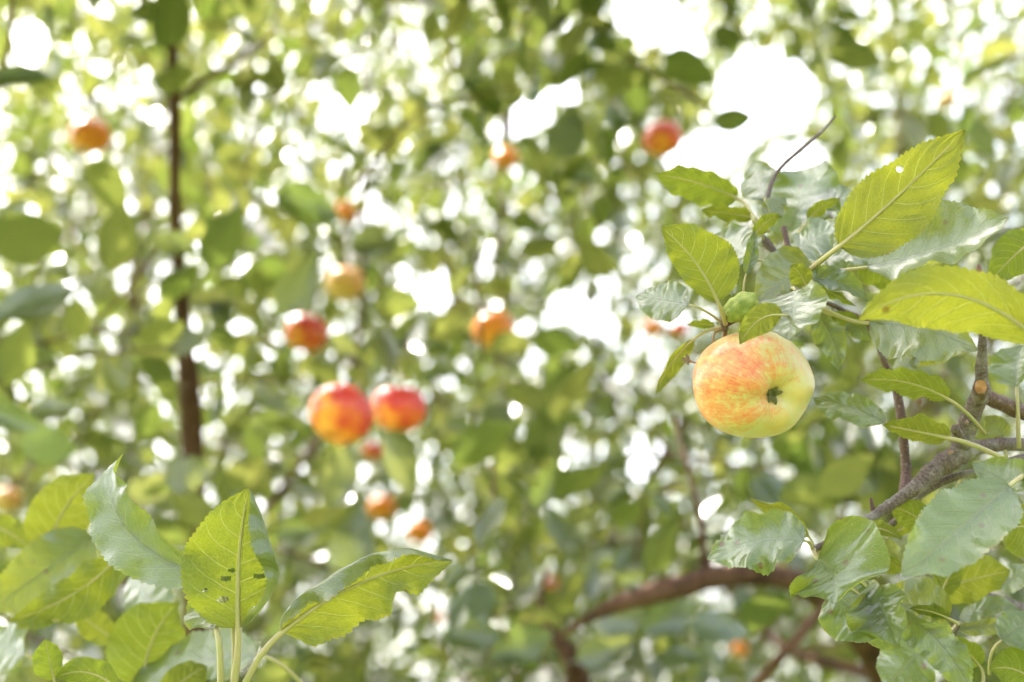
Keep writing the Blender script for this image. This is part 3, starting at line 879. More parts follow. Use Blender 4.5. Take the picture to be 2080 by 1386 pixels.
tube('twig', [(2075, 1240, 0.93, 30), (2010, 1215, 0.93, 24), (1950, 1205, 0.925, 18), (1890, 1230, 0.915, 12)], M_BARK, near, 5, 8, 0.05, 36)

# dead flower on a thin stalk beside the apple
tube('twig', [(1470, 668, 0.857, 5), (1452, 676, 0.856, 5), (1449, 700, 0.856, 5), (1450, 722, 0.856, 4)], M_STALK_RED, near, 5, 6)
tube('twig', [(1450, 705, 0.858, 4), (1446, 728, 0.853, 4), (1428, 738, 0.85, 4), (1408, 736, 0.848, 4), (1398, 731, 0.846, 6)], M_STALK_RED, near, 5, 6)
for dx, dy in ((-1, -0.3), (-0.7, 0.6), (-0.2, -1.0), (0.1, 0.9), (-0.9, 0.15)):
    bud(near, 1397, 731, 0.846, 13, 8, (dx, dy), M_DRY, 'sepal')

# ------------------------------------------------------------------ shoot at the lower left
shoot = thing('leafy_shoot', 'young shoot with three upcurled bright leaves, insect holes in the middle one, at lower left', 'shoot', at(470, 1900, 0.80))
shoot.location.z = 0.0
tube('stem', [(478, 1760, 0.80, 16), (476, 1640, 0.80, 16), (470, 1540, 0.80, 15), (462, 1450, 0.80, 13)], M_BARK_RED, shoot, 5, 9, 0.03, 41)
b_ = at(478, 1755, 0.80)
V_, F_, U_ = tube_data(catmull([(0, 0, -0.05, 0.009), (0.02, 0.01, 0.6, 0.0065), tuple(b_ - shoot.location) + (0.0023,)], 8)[:, :3], np.linspace(0.009, 0.0022, 17), 9)
mesh_obj('stem', V_, F_, M_BARK_RED, shoot, (0, 0, 0), U_)
SL = lambda *a, **kw: close_leaf(shoot, *a, **kw)
SL((412, 1176), (250, 922), (50, 46), 'U', c=(244, 1058), d=(0.79, 0.83), dm=0.0, tilt=34, f=(6, 14), k=(10, 40), st=(460, 1470), sd=0.80, stw=9, wave=1.0)
SL((484, 1276), (505, 992), (112, 124), 'L', c=(486, 1130), d=0.782, tilt=-8, f=(2, 4), k=(16, 140), st=(470, 1420), sd=0.795, stw=15, wave=0.8,
   holes=((0.34, -0.22, 0.020, 0.10), (0.20, -0.30, 0.022, 0.11), (0.40, -0.10, 0.016, 0.07), (0.36, 0.34, 0.018, 0.10), (0.115, 0.40, 0.028, 0.12), (0.27, -0.60, 0.012, 0.06)))
SL((572, 1284), (920, 1140), (84, 84), 'L', c=(742, 1180), d=0.782, tilt=-14, pinch=(0.68, 0.09, 20, 80), f=(2, -4), k=(140, 8), st=(480, 1430), sd=0.795, stw=14, wave=1.5, twist=30,
   holes=((0.10, -0.35, 0.018, 0.14), (0.02, -0.62, 0.010, 0.10)))
SL((436, 1276), (400, 1206), (36, 34), 'U', c=(420, 1240), d=0.80, tilt=48, f=(24, 24), st=(446, 1440), sd=0.80, stw=13)
# leaves round it, a little further off
SL((100, 1120), (192, 962), (64, 60), 'L', c=(128, 1040), d=1.030, tilt=-12, st=(40, 1250), sd=1.040, stw=9)
SL((190, 1090), (-20, 1240), (70, 60), 'U', c=(80, 1165), d=1.020, tilt=6, f=(10, 10), st=(250, 1050), sd=1.030, stw=8)
SL((250, 1120), (18, 1262), (52, 36), 'L', c=(150, 1206), d=0.970, tilt=-20, k=(20, -10), f=(8, 0), st=(280, 1090), sd=0.990, stw=8, wave=1.5)
SL((110, 1260), (36, 1276), (14, 20), 'L', c=(74, 1262), d=0.980, tilt=-30, st=(150, 1210), sd=0.990, stw=6)
SL((290, 1390), (360, 1225), (84, 70), 'L', c=(310, 1300), d=1.000, tilt=-10, st=(270, 1480), sd=1.010, stw=9)
SL((232, 1300), (150, 1240), 62, 'L', c=(190, 1270), d=1.050, tilt=-12, st=(280, 1350), sd=1.050, stw=7)
SL((270, 1165), (345, 1262), (44, 36), 'U', c=(300, 1212), d=1.040, tilt=46, st=(240, 1120), sd=1.040, stw=7)
SL((520, 1330), (250, 1392), (40, 46), 'U', c=(390, 1345), d=0.980, tilt=44, st=(640, 1420), sd=0.990, stw=8)
SL((110, 1380), (92, 1298), (34, 30), 'L', c=(100, 1338), d=0.880, tilt=-14, k=(20, 40), st=(110, 1450), sd=0.940, stw=6)
SL((240, 1400), (112, 1378), (36, 30), 'L', c=(176, 1366), d=0.870, tilt=-20, st=(300, 1440), sd=0.940, stw=7)
SL((330, 1420), (420, 1352), (34, 40), 'L', c=(376, 1380), d=0.960, tilt=-18, st=(290, 1450), sd=0.960, stw=7)
SL((50, 1330), (-40, 1290), 70, 'U', c=(10, 1312), d=1.030, tilt=30, st=(110, 1350), sd=1.030, stw=7)
SL((-30, 1060), (60, 1110), 60, 'L', c=(16, 1082), d=1.080, tilt=-14, st=(-80, 1040), sd=1.070, stw=8)
tube('stem', [(300, 1760, 0.92, 16), (296, 1600, 0.94, 15), (285, 1480, 0.97, 13), (272, 1400, 1.0, 9)], M_BARK_RED, shoot, 5, 8, 0.03, 42)
V_, F_, U_ = tube_data(catmull([(0.0, 0.03, -0.05), (-0.01, 0.06, 0.5), tuple(at(300, 1755, 0.92) - shoot.location)], 8), np.linspace(0.008, 0.0026, 17), 8)
mesh_obj('stem', V_, F_, M_BARK_RED, shoot, (0, 0, 0), U_)

# ------------------------------------------------------------------ fruit
apple('large yellow apple blushed orange, its calyx facing out, hanging sharp at the right', 1530, 784, 240, 0.85, APPLE_HERO,
      (-0.40, 0.20, 0.86), 3, 1.0, stem_to=at(1472, 668, 0.857), squash=(1.03, 0.89, 0.92), hero=True)

fr = thing('fruitlet', 'small shrivelled green fruitlet in the leaves above the large apple', 'fruitlet', at(1506, 625, 0.845))
Vf, Ff = [], []
nu, nv = 40, 26
rr_ = np.random.default_rng(8)
for i in range(nv + 1):
    a = math.pi * i / nv
    for j in range(nu):
        p = 2 * math.pi * j / nu
        q = 1 - 0.17 * (1 - abs(math.sin(3.0 * p + 1.4 * math.cos(a * 2.3))) ** 0.6) * math.sin(a) + 0.03 * math.sin(9 * a + 2 * p) + 0.06 * math.sin(2 * a + p) + 0.03 * math.sin(7 * p + 5 * a)
        q -= 0.25 * math.exp(-(a / 0.3) ** 2)
        Vf.append(tuple(RGT * (math.cos(a) * q * 0.0108) + UPV * (math.sin(a) * math.cos(p) * q * 0.0090 - 0.002 * math.cos(a) * -1) + FWD * (math.sin(a) * math.sin(p) * q * 0.0095)))
for i in range(nv):
    for j in range(nu):
        k_ = (j + 1) % nu
        Ff.append((i * nu + j, i * nu + k_, (i + 1) * nu + k_, (i + 1) * nu + j))
mesh_obj('skin', Vf, Ff, M_FRUITLET, fr)
for dx, dy in ((1, -0.1), (0.8, 0.6), (0.9, -0.7), (0.6, 0.1)):
    bud(fr, 1540, 622, 0.842, 14, 8, (dx, dy), M_DRY, 'sepal')
tube('stem', [(1472, 655, 0.857, 6), (1480, 640, 0.853, 6), (1490, 628, 0.848, 6)], M_STALK_RED, fr, 4, 6)

A_ = apple
A_('red apple with yellow base and visible calyx, left one of the touching pair', 694, 842, 128, 1.62, APPLE_RED, (0.35, 0.80, 0.40), 11, 1.08)
A_('red and orange apple with a pink sheen, right one of the touching pair', 808, 830, 108, 1.74, APPLE_RED, (0.1, 0.95, 0.05), 12, 1.0)
A_('red-orange apple hanging above the touching pair', 622, 676, 84, 2.20, APPLE_RED, (0.2, 0.9, 0.2), 13, 0.95)
A_('orange apple alone in the middle among white sky gaps', 1003, 670, 84, 2.25, APPLE_ORANGE, (-0.3, 0.9, 0.1), 14, 1.0)
A_('red apple with yellow underside hanging against the large white sky gap', 1346, 282, 78, 2.30, APPLE_RED, (-0.2, 0.9, 0.2), 15, 1.0)
A_('orange apple at upper left beside the slim upright stem', 184, 276, 80, 2.35, APPLE_ORANGE, (0.2, 0.9, 0.0), 16, 1.0)
A_('pale orange apple half hidden by leaves above the lone red-orange one', 700, 576, 80, 2.45, APPLE_PALE, (0.1, 0.9, -0.1), 17, 0.9)
A_('small bright orange apple with thin twig beside it near the dark leaves', 702, 430, 46, 3.30, APPLE_ORANGE, (0.3, 0.8, 0.0), 18, 1.0)
A_('small orange apple peeping from leaves below the long white sky gap', 1026, 322, 50, 3.20, APPLE_ORANGE, (0.2, 0.9, 0.2), 19, 0.9)
A_('upper of two small orange apples below the touching pair', 776, 1031, 54, 3.00, APPLE_ORANGE, (-0.1, 0.9, 0.2), 20, 1.05)
A_('lower of two small orange apples, just above the curled leaf tip', 852, 1082, 52, 3.05, APPLE_ORANGE, (0.2, 0.9, 0.2), 21, 1.0)
A_('faint pale orange apple cut off by the left picture edge', 14, 1016, 58, 2.80, APPLE_PALE, (0.1, 0.9, 0.1), 22, 1.0)
A_('tiny orange apple left of the large apple beside a brownish one', 1326, 668, 40, 3.60, APPLE_ORANGE, (0.1, 0.9, 0.1), 23, 1.0)
A_('tiny brownish red apple close to the spur of the large apple', 1380, 668, 38, 3.65, APPLE_RED, (0.1, 0.9, 0.1), 24, 1.0)
A_('small red apple peeping out under the touching pair', 756, 916, 40, 2.60, APPLE_RED, (0.1, 0.9, 0.1), 25, 0.8)
A_('tiny tan apple high in the foliage at upper right', 1924, 204, 40, 3.80, APPLE_PALE, (0.1, 0.9, 0.1), 26, 1.0)
A_('tiny orange apple low in the foliage right of the curled leaf', 892, 1256, 26, 4.20, APPLE_ORANGE, (0.1, 0.9, 0.1), 27, 0.3)
A_('tiny orange-red apple low in the middle left of the thick limb', 1120, 1184, 26, 4.30, APPLE_RED, (0.1, 0.9, 0.1), 28, 0.3)
A_('small orange apple low at right beneath the thick limb', 1502, 1320, 34, 3.40, APPLE_ORANGE, (0.1, 0.9, 0.1), 29, 0.3)

# ------------------------------------------------------------------ trees behind
def template(seed, ns=6, nt_=4):
    """one far leaf, length 1 along y, normal +z"""
    r_ = np.random.default_rng(seed)
    arch, fold, tw, wd = r_.uniform(-0.55, 0.15), r_.uniform(0.0, 0.6), r_.uniform(-0.5, 0.5), r_.uniform(0.27, 0.34)
    V, UV, F = [], [], []
    for i in range(ns + 1):
        s = i / ns
        h = float(half_width(np.array(s))) * wd if 0 < i < ns else 0.012
        y = s * (1 - 0.10 * abs(arch))
        z = arch * (s ** 2) * 0.55
        for j in range(nt_ + 1):
            q = (j / nt_ - 0.5) * 2
            a = fold * abs(q) + 0.25 * math.sin(5 * s + seed) * abs(q)
            x_ = q * h * math.cos(a)
            z_ = z + abs(q) * h * math.sin(a) + tw * (s - 0.3) * q * h
            V.append((x_, y, z_))
            UV.append((s, 0.5 + 0.5 * q))
    for i in range(ns):
        for j in range(nt_):
            a = i * (nt_ + 1) + j
            F.append((a, a + 1, a + nt_ + 2, a + nt_ + 1))
    n0 = len(V)                                     # stalk
    V += [(-0.012, 0.02, -0.004), (0.012, 0.02, -0.004), (0.010, -0.30, 0.03), (-0.010, -0.30, 0.03)]
    UV += [(0, 0.5)] * 4
    F.append((n0, n0 + 1, n0 + 2, n0 + 3)[::-1])
    return np.array(V), np.array(UV), np.array(F)


NT = 10
NL = 8
TEMPL = [template(100 + i) for i in range(NT)] + [template(200 + i, 3, 2) for i in range(NL)]
TMESH = []
for V_, U_, F_ in TEMPL[:NT]:
    me = bpy.data.meshes.new('leaf')
    me.from_pydata([tuple(v) for v in V_], [], [tuple(int(q) for q in f) for f in F_])
    me.polygons.foreach_set('use_smooth', [True] * len(me.polygons))
    lay = me.uv_layers.new(name='UVMap')
    ix = np.empty(len(me.loops), dtype=np.int32)
    me.loops.foreach_get('vertex_index', ix)
    lay.data.foreach_set('uv', U_.astype(np.float32)[ix].ravel())
    me.materials.append(M_FAR)
    me.update()
    TMESH.append(me)

# openings in the crowns through which the sky shows: x, y, rx, ry, turn (photo pixels)
GAPS = [(1555, 190, 110, 90, 0), (1440, 305, 105, 32, -14), (1315, 30, 65, 60, 0), (1390, 90, 34, 50, 0), (1620, 330, 55, 38, 0),
        (1060, 245, 74, 30, -28), (1150, 185, 32, 22, 0), (890, 590, 32, 40, 0), (1190, 640, 72, 28, 32), (1302, 935, 22, 42, 0), (705, 225, 48, 15, 12), (60, 90, 28, 46, 0)]
# airy parts of the foliage (fewer leaves): x, y, rx, ry, share removed
AIRY = [(150, 120, 240, 200, 0.20), (600, 260, 230, 260, 0.18), (1000, 380, 250, 180, 0.26), (1000, 700, 260, 230, 0.38), (1250, 600, 220, 160, 0.38),
        (420, 780, 200, 160, 0.38), (120, 700, 220, 130, 0.34), (1800, 150, 320, 240, 0.34), (1500, 930, 260, 90, 0.26), (850, 100, 160, 120, 0.26), (1150, 1020, 260, 80, 0.26), (1500, 600, 160, 300, 0.30)]


# lengths of wood that stay in view: x0, y0, x1, y1, half width, distance
CLEAR = [(350, 85, 356, 110, 12, 1.9), (356, 215, 354, 430, 13, 1.9), (383, 735, 392, 905, 20, 1.9), (400, 165, 470, 130, 6, 1.92),
         (1280, 1216, 1370, 1190, 20, 1.6), (1370, 1190, 1620, 1180, 22, 1.64), (1424, 1060, 1432, 1140, 8, 1.62), (736, 420, 736, 500, 6, 2.3), (1580, 1340, 1680, 1240, 10, 1.5)]


def visible_share(P, size, r_):
    """which leaves stay: not in an opening, not over a fruit, thinner in airy parts"""
    px, py, d = proj(P)
    lp = size / (KPX * np.maximum(d, 0.2))
    keep = d > 1.3
    behind_cam = d < 0.1
    for gx, gy, rx, ry, tn in GAPS:
        c, s = math.cos(R(tn)), math.sin(R(tn))
        dx, dy = px - gx, py - gy
        u, v = dx * c + dy * s, -dx * s + dy * c
        rx, ry = rx * 0.9, ry * 0.9
        ext = 0.22 * lp
        jit = r_.uniform(0.86, 1.1, len(px))
        keep &= ((u / (rx + ext)) ** 2 + (v / (ry + ext)) ** 2) > jit
    thin = np.zeros(len(px))
    for ax, ay, rx, ry, f in AIRY:
        thin = np.maximum(thin, f * np.exp(-(((px - ax) / rx) ** 2 + ((py - ay) / ry) ** 2)))
    keep &= r_.uniform(0, 1, len(px)) > thin
    for ax, ay, ra, da in APPLES[1:]:
        near_ = (d < da + 0.06) & (np.hypot(px - ax, py - ay) < ra + 0.42 * lp)
        keep &= ~near_
    for x0, y0, x1, y1, hw, dc in CLEAR:
        vx, vy = x1 - x0, y1 - y0
        t = np.clip(((px - x0) * vx + (py - y0) * vy) / (vx * vx + vy * vy), 0, 1)
        keep &= ~((np.hypot(px - x0 - t * vx, py - y0 - t * vy) < hw + 0.33 * lp) & (d < dc + 0.05))
    return keep | behind_cam


def clusters(P, r_, n_leaf=(6, 10), size=(0.050, 0.080), up=0.85, span=(0.05, 0.15)):
    """leafy twig ends at points P -> leaf frames (pos, tangent, normal, size) and twig segments"""
    pos, tan, nor, siz, tw = [], [], [], [], []
    for p in P:
        ax = r_.normal(size=3) * np.array([1, 1, 0.5]) + np.array([0, 0, 0.25])
        ax /= np.linalg.norm(ax)
        L = r_.uniform(*span)
        bend = r_.normal(size=3) * 0.03
        tw.append((p - ax * r_.uniform(0.04, 0.12) + bend - np.array([0, 0, 0.02]), p, p + ax * L))
        n = r_.integers(*n_leaf)
        ph = r_.uniform(0, 6.28)
        A = np.cross(ax, [0.3, 0.2, 1.0])
        A /= np.linalg.norm(A)
        B = np.cross(ax, A)
        for i in range(n):
            t = (i + r_.uniform(0, 0.6)) / n
            a = ph + i * 2.4
            rad = A * math.cos(a) + B * math.sin(a)
            T = ax * r_.uniform(0.1, 0.8) + rad * r_.uniform(0.6, 1.0) + np.array([0, 0, -0.25]) + r_.normal(size=3) * 0.2
            T /= np.linalg.norm(T)
            N = np.array([0, 0, up]) + r_.normal(size=3) * 0.50 + ax * 0.2
            N -= T * (N @ T)
            N /= np.linalg.norm(N)
            s_ = r_.uniform(*size) * (0.75 + 0.35 * math.sin(math.pi * t))
            pos.append(p + ax * L * t + T * 0.28 * s_)
            tan.append(T)
            nor.append(N)
            siz.append(s_)
    return np.array(pos), np.array(tan), np.array(nor), np.array(siz), tw


def crown_mesh(name, pos, tan, nor, siz, which, parent, mat, r_):
    VV, UU, FF, RR = [], [], [], []
    off = 0
    org = np.array(parent.location)
    for v in range(NT + NL):
        idx = np.where(which == v)[0]
        if not len(idx):
            continue
        V, U, F = TEMPL[v]
        X = np.cross(tan[idx], nor[idx])
        W = (V[None, :, 0:1] * X[:, None, :] + V[None, :, 1:2] * tan[idx][:, None, :] + V[None, :, 2:3] * nor[idx][:, None, :]) * siz[idx][:, None, None] \
            + pos[idx][:, None, :] - org
        k = len(idx)
        VV.append(W.reshape(-1, 3))
        UU.append(np.tile(U, (k, 1)))
        FF.append((F[None] + (np.arange(k) * len(V))[:, None, None]).reshape(-1, 4) + off)
        RR.append(np.repeat(r_.uniform(0, 1, k), len(V)))
        off += k * len(V)
    V, U, F, Rn = np.vstack(VV), np.vstack(UU), np.vstack(FF), np.concatenate(RR)
    me = bpy.data.meshes.new(name)
    me.vertices.add(len(V))
    me.vertices.foreach_set('co', V.astype(np.float32).ravel())
    me.loops.add(F.size)
    me.loops.foreach_set('vertex_index', F.astype(np.int32).ravel())
    me.polygons.add(len(F))
    me.polygons.foreach_set('loop_start', (np.arange(len(F)) * 4).astype(np.int32))
    me.polygons.foreach_set('use_smooth', np.ones(len(F), dtype=bool))
    lay = me.uv_layers.new(name='UVMap')
    lay.data.foreach_set('uv', U[F.ravel()].astype(np.float32).ravel())
    at_ = me.attributes.new('rnd', 'FLOAT', 'POINT')
    at_.data.foreach_set('value', Rn.astype(np.float32))
    me.update(calc_edges=True)
    me.materials.append(mat)
    o = bpy.data.objects.new(name, me)
    COL.objects.link(o)
    o.parent = parent
    o['kind'] = 'stuff'
    return o


def twig_mesh(name, segs, parent, mat):
    V, F = [], []
    org = np.array(parent.location)
    for a, b, c in segs:
        d_, f_, _ = tube_data(np.array([a, b, c]) - org, (0.0022, 0.0018, 0.0009), 4, close=False)
        n0 = len(V)
        V += d_
        F += [tuple(q + n0 for q in f) for f in f_]
    o = mesh_obj(name, V, F, mat, parent)
    o['kind'] = 'stuff'
    return o


def place_leaves(parent, pos, tan, nor, siz, which, r_):
    """leaves one can pick out: objects sharing a few leaf shapes"""
    for i in range(len(pos)):
        o = bpy.data.objects.new('leaf', TMESH[which[i]])
        COL.objects.link(o)
        X = np.cross(tan[i], nor[i])
        M = Matrix(((X[0], tan[i][0], nor[i][0]), (X[1], tan[i][1], nor[i][1]), (X[2], tan[i][2], nor[i][2]))).to_4x4()
        o.matrix_basis = Matrix.Translation(Vector(pos[i]) - parent.location) @ M @ Matrix.Scale(siz[i], 4)
        o.parent = parent


def back_tree(label, loc, wood, n, x0, x1, y0, y1, dr, seed, singles=300, extra=()):
    r_ = np.random.default_rng(seed)
    root = thing('apple_tree', label, 'tree', loc)
    for nm, spec, sides in wood:
        tube(nm, spec, M_LIMB, root, 6, sides, 0.05, seed + len(spec), 0.05)
    px = r_.uniform(x0, x1, n)
    py = r_.uniform(y0, y1, n)
    d = np.where(r_.uniform(0, 1, n) < 0.13, r_.uniform(dr[0], 2.3, n), r_.uniform(2.3, dr[1], n))
    P = np.array([at(a, b, c) for a, b, c in zip(px, py, d)])
    P = P[P[:, 2] > 0.9]
    pos, tan, nor, siz, tw = clusters(P, r_, span=(0.08, 0.24))
    if len(extra):
        e = np.array([x[0] for x in extra]), np.array([x[1] for x in extra]), np.array([x[2] for x in extra]), np.array([x[3] for x in extra])
    k = visible_share(pos + tan * siz[:, None] * 0.5, siz, r_)
    pos, tan, nor, siz = pos[k], tan[k], nor[k], siz[k]
    tp = np.array([t[1] for t in tw])
    tk = visible_share(tp, np.full(len(tp), 0.12), r_)
    tw = [t for t, q in zip(tw, tk) if q]
    if len(extra):
        pos, tan, nor, siz = np.vstack([e[0], pos]), np.vstack([e[1], tan]), np.vstack([e[2], nor]), np.concatenate([e[3], siz])
    which = r_.integers(0, NT, len(pos))
    x, y, dd = proj(pos)
    inside = (x > -60) & (x < 2140) & (y > -60) & (y < 1446)
    score = np.where(inside, siz / dd, 0)
    if len(extra):
        score[:len(extra)] = 9
    order = np.argsort(-score)
    a, b = order[:singles], order[singles:]
    place_leaves(root, pos[a], tan[a], nor[a], siz[a], which[a], r_)
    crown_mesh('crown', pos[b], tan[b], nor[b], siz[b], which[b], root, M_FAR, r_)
    twig_mesh('twigs', tw, root, M_LIMB)
    print(label[:30], 'leaves', len(pos))
    return root


def ex(px, py, d, length, ang, face, tilt=None):
    """a leaf picked out of the blur: centre pixel, length in pixels, direction on the picture plane (degrees, 0 right, 90 up)"""
    d = d * 1.22
    T = np.array(RGT * math.cos(R(ang)) + UPV * math.sin(R(ang)))
    N = -np.array(FWD) if face == 'U' else np.array(FWD)
    tl = tilt if tilt is not None else (35 if face == 'U' else 20)
    N = N * math.cos(R(tl)) + np.array(UPV) * math.sin(R(tl))
    N -= T * (N @ T)
    N /= np.linalg.norm(N)
    s_ = length * KPX * d
    return (np.array(at(px, py, d)) - T * s_ * 0.5, T, N, s_)


EX_A = [ex(610, 575, 1.35, 150, 60, 'U', 5), ex(455, 480, 1.35, 150, 62, 'L', 10), ex(690, 960, 1.5, 150, 75, 'U', 0), ex(70, 625, 1.25, 190, 20, 'U', 50),
        ex(240, 480, 1.3, 150, 75, 'L', 20), ex(60, 480, 1.3, 170, 10, 'L', 15), ex(115, 835, 1.3, 110, 5, 'U', 40), ex(30, 850, 1.3, 120, -20, 'U', 10),
        ex(820, 940, 1.4, 150, -60, 'U', 50), ex(715, 1110, 1.6, 170, 80, 'U', 5), ex(620, 1080, 1.6, 120, 10, 'U', 30), ex(40, 165, 1.25, 130, 5, 'U', 40),
        ex(345, 30, 1.4, 140, 80, 'L', 10), ex(220, 380, 1.5, 130, -60, 'L', 20), ex(625, 420, 1.5, 140, -20, 'U', 20), ex(700, 705, 1.7, 80, -30, 'U', 5),
        ex(660, 765, 1.6, 90, -40, 'L', 5), ex(560, 860, 1.7, 110, 0, 'U', 0), ex(100, 905, 1.3, 120, -10, 'U', 5), ex(310, 990, 1.5, 110, 15, 'U', 0),
        ex(30, 720, 1.3, 140, 70, 'L', 15), ex(650, 1250, 1.5, 130, 70, 'L', 10), ex(560, 1370, 1.3, 120, 40, 'L', 10), ex(980, 900, 1.4, 150, 30, 'L', 12),
        ex(890, 760, 1.8, 80, 20, 'U', 30), ex(800, 690, 1.8, 110, 60, 'U', 35), ex(760, 500, 1.7, 110, 5, 'U', 30), ex(440, 620, 1.6, 120, -10, 'U', 40)]
EX_B = [ex(1490, 243, 1.35, 85, 10, 'L', 5), ex(1175, 350, 1.45, 110, -15, 'U', 3), ex(1310, 34, 1.3, 46, 30, 'L', 60), ex(1400, 140, 1.5, 120, -30, 'L', 20),
        ex(1180, 980, 1.5, 130, 30, 'L', 30), ex(1110, 980, 1.6, 120, 60, 'U', 5), ex(1160, 800, 1.7, 130, 50, 'L', 15), ex(1130, 700, 1.6, 110, -15, 'L', 10),
        ex(1260, 1260, 1.4, 120, 10, 'U', 25), ex(1360, 1250, 1.4, 130, 25, 'U', 15), ex(1390, 1340, 1.35, 110, 5, 'U', 50), ex(1230, 1320, 1.5, 130, 20, 'U', 20),
        ex(1350, 1110, 1.5, 130, 60, 'L', 15), ex(1290, 1130, 1.6, 110, 30, 'U', 40), ex(1460, 1280, 1.3, 120, -10, 'U', 40), ex(1550, 1240, 1.3, 110, 20, 'L', 10),
        ex(1720, 960, 1.2, 130, 40, 'L', 15), ex(1640, 1000, 1.3, 120, 10, 'L', 12), ex(1100, 880, 1.5, 120, 80, 'L', 8), ex(1040, 700, 1.6, 90, 0, 'L', 15),
        ex(1150, 270, 1.5, 120, 70, 'U', 35), ex(1060, 1310, 1.5, 140, 20, 'U', 20), ex(960, 1290, 1.5, 130, 0, 'U', 30)]

EX_A += [ex(385, 960, 1.45, 110, 20, 'U', 15), ex(400, 1040, 1.4, 120, -30, 'L', 12), ex(352, 160, 1.5, 90, 30, 'L', 12), ex(360, 500, 1.5, 100, -20, 'U', 20), ex(366, 570, 1.5, 110, 35, 'L', 15), ex(378, 690, 1.5, 90, 10, 'U', 20), ex(380, 1140, 1.4, 130, 10, 'U', 20)]

WOOD_A = [('trunk', [(430, 5200, 2.0, 60), (425, 3200, 1.98, 56), (415, 2000, 1.95, 52), (400, 1300, 1.93, 46), (392, 930, 1.92, 46), (385, 800, 1.9, 42), (372, 640, 1.9, 30), (356, 450, 1.9, 24), (356, 250, 1.9, 24), (350, 70, 1.9, 20), (360, -200, 1.95, 12)], 12),
          ('limb', [(364, 200, 1.9, 14), (420, 160, 1.92, 13), (480, 126, 1.95, 12), (560, 60, 2.0, 8)], 7),
          ('limb', [(352, 460, 1.9, 7), (250, 600, 1.8, 6), (120, 690, 1.7, 6), (-40, 690, 1.6, 6)], 7),
          ('limb', [(398, 1200, 1.93, 22), (560, 1010, 2.2, 14), (700, 800, 2.5, 11), (735, 620, 2.6, 11), (738, 400, 2.7, 10), (750, 150, 2.8, 6)], 8),
          ('limb', [(0, 180, 1.6, 8), (20, 60, 1.6, 9), (30, -60, 1.6, 9)], 7)]
WOOD_B = [('trunk', [(1950, 4200, 2.2, 130), (1960, 2600, 2.15, 120), (1930, 1800, 2.1, 105), (1830, 1420, 2.0, 86), (1720, 1250, 1.85, 66), (1640, 1196, 1.72, 50), (1580, 1172, 1.66, 47), (1480, 1168, 1.62, 46), (1370, 1194, 1.6, 46), (1260, 1226, 1.58, 34), (1185, 1262, 1.6, 18), (1130, 1300, 1.65, 7)], 14),
          ('limb', [(1450, 1185, 1.64, 20), (1432, 1150, 1.62, 16), (1424, 1060, 1.62, 14), (1405, 980, 1.65, 10), (1370, 850, 1.75, 8)], 8),
          ('limb', [(1530, 1400, 1.55, 20), (1590, 1330, 1.5, 20), (1650, 1262, 1.5, 17), (1700, 1200, 1.52, 13)], 8),
          ('limb', [(1800, 1380, 2.0, 30), (1560, 1290, 2.4, 18), (1380, 1050, 2.9, 12), (1240, 800, 3.1, 9), (1190, 400, 3.2, 8), (1300, 100, 3.4, 5)], 8),
          ('limb', [(1180, 1420, 1.9, 60), (1160, 1340, 1.9, 40), (1100, 1240, 1.95, 16), (1110, 1160, 2.0, 9)], 8)]
pa = at(430, 5200, 2.0)
back_tree('blurred apple tree with a slim upright brown stem at left behind the red apples', (pa.x, pa.y, 0), WOOD_A, 800, -400, 1150, -400, 1750, (1.65, 4.2), 31, 300, EX_A)
pb_ = at(1950, 4200, 2.2)
back_tree('blurred apple tree with a thick bent brown limb behind the large apple', (pb_.x, pb_.y, 0), WOOD_B, 800, 950, 2500, -400, 1750, (1.65, 4.2), 32, 300, EX_B)


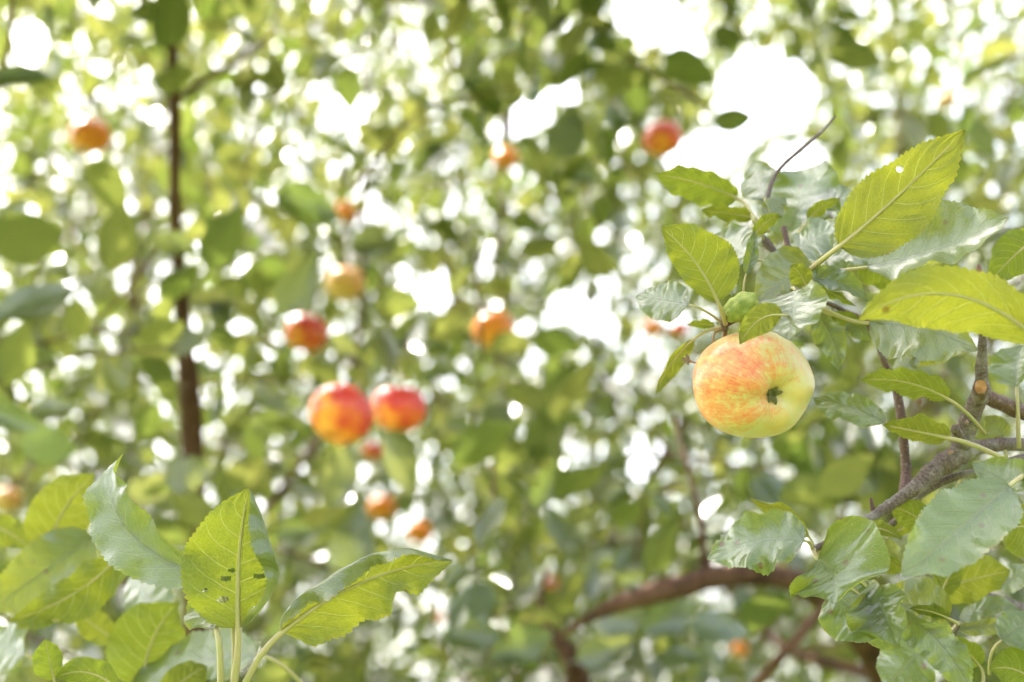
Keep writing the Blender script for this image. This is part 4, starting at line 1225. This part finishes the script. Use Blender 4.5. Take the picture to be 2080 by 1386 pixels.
def far_tree(label, px, d0, height, x0, x1, n, seed):
    r_ = np.random.default_rng(seed)
    base = at(px, 693, d0)
    root = thing('orchard_tree', label, 'tree', (base.x, base.y, 0))
    sp = catmull([(0, 0, -0.1, 0.13), (0.08, 0, height * 0.3, 0.10), (-0.08, 0.05, height * 0.6, 0.06), (0, 0, height * 0.95, 0.015)], 5)
    V, F, U = tube_data(sp[:, :3], sp[:, 3], 10, 0.04, seed)
    mesh_obj('trunk', V, F, M_LIMB, root, (0, 0, 0), U)
    for q in range(6):
        a = q * 1.05 + r_.uniform(0, 0.5)
        h0 = height * r_.uniform(0.25, 0.5)
        e = (math.cos(a) * 1.4, math.sin(a) * 1.4, h0 + height * 0.3)
        sp = catmull([(0, 0, h0, 0.05), (e[0] * 0.5, e[1] * 0.5, h0 + height * 0.12, 0.03), (*e, 0.008)], 4)
        V, F, U = tube_data(sp[:, :3], sp[:, 3], 7, 0.04, seed + q)
        mesh_obj('limb', V, F, M_LIMB, root, (0, 0, 0), U)
    P = np.array([at(a, b, c) for a, b, c in zip(r_.uniform(x0, x1, n), 1500 - 1800 * r_.uniform(0, 1, n) ** 1.0, 4.2 + 6.5 * r_.uniform(0, 1, n) ** 0.8)])
    pos, tan, nor, siz, tw = clusters(P, r_, (7, 11), span=(0.2, 0.6))
    k = visible_share(pos + tan * siz[:, None] * 0.5, siz, r_)
    pos, tan, nor, siz = pos[k], tan[k], nor[k], siz[k]
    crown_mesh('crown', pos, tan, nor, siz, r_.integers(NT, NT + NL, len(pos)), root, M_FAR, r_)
    print(label[:30], 'leaves', len(pos))


far_tree('tall dense fruit tree in the distance behind the slim stem', 300, 6.2, 5.8, -200, 720, 4000, 51)
far_tree('tall fruit tree in the distance behind the middle sky gaps', 1050, 6.6, 6.2, 720, 1400, 2750, 52)
far_tree('tall dense fruit tree in the distance behind the sharp branch', 1900, 6.3, 6.0, 1400, 2300, 3600, 53)


def shade_canopy(parent, n, seed):
    """the near tree's own crown overhead, outside the picture, that shades the branch"""
    r_ = np.random.default_rng(seed)
    P = np.column_stack([r_.uniform(-1.2, 0.5, n), r_.uniform(1.0, 2.1, n), r_.uniform(2.42, 3.1, n)])
    x, y, d = proj(P)
    out = (d < 0.05) | (y < -190) | (x < -500) | (x > 2600)
    P = P[out]
    pos, tan, nor, siz, tw = clusters(P, r_, (7, 12), (0.065, 0.095))
    x, y, d = proj(pos + tan * siz[:, None] * 0.5)
    k = (d < 0.02) | (y < -70) | (x < -200) | (x > 2300)
    pos, tan, nor, siz = pos[k], tan[k], nor[k], siz[k]
    crown_mesh('crown', pos, tan, nor, siz, r_.integers(0, NT, len(pos)), parent, M_FAR, r_)  # sun-blocking leaves out of view, massed there for their shade
    for q in range(7):
        a = q * 0.9 + 0.4
        e = (-0.9 + math.cos(a) * 1.5, -0.3 + math.sin(a) * 1.4, 2.9 + 0.15 * q)
        pp = np.array([(0.06, 0.04, 2.2 + 0.12 * q), (e[0] * 0.5, e[1] * 0.5, 2.6 + 0.14 * q), e])
        xx, yy, dd = proj(pp + np.array(parent.location))
        sp = catmull([np.append(p, w) for p, w in zip(pp, (0.03, 0.02, 0.006))], 5)
        x, y, d = proj(sp[:, :3] + np.array(parent.location))
        if np.any((d > 0) & (y > -60) & (x > -60) & (x < 2140)):
            continue
        V, F, U = tube_data(sp[:, :3], sp[:, 3], 8, 0.04, q)
        mesh_obj('limb', V, F, M_LIMB, parent, (0, 0, 0), U)
    print('canopy leaves', len(pos))


shade_canopy(near, 800, 61)
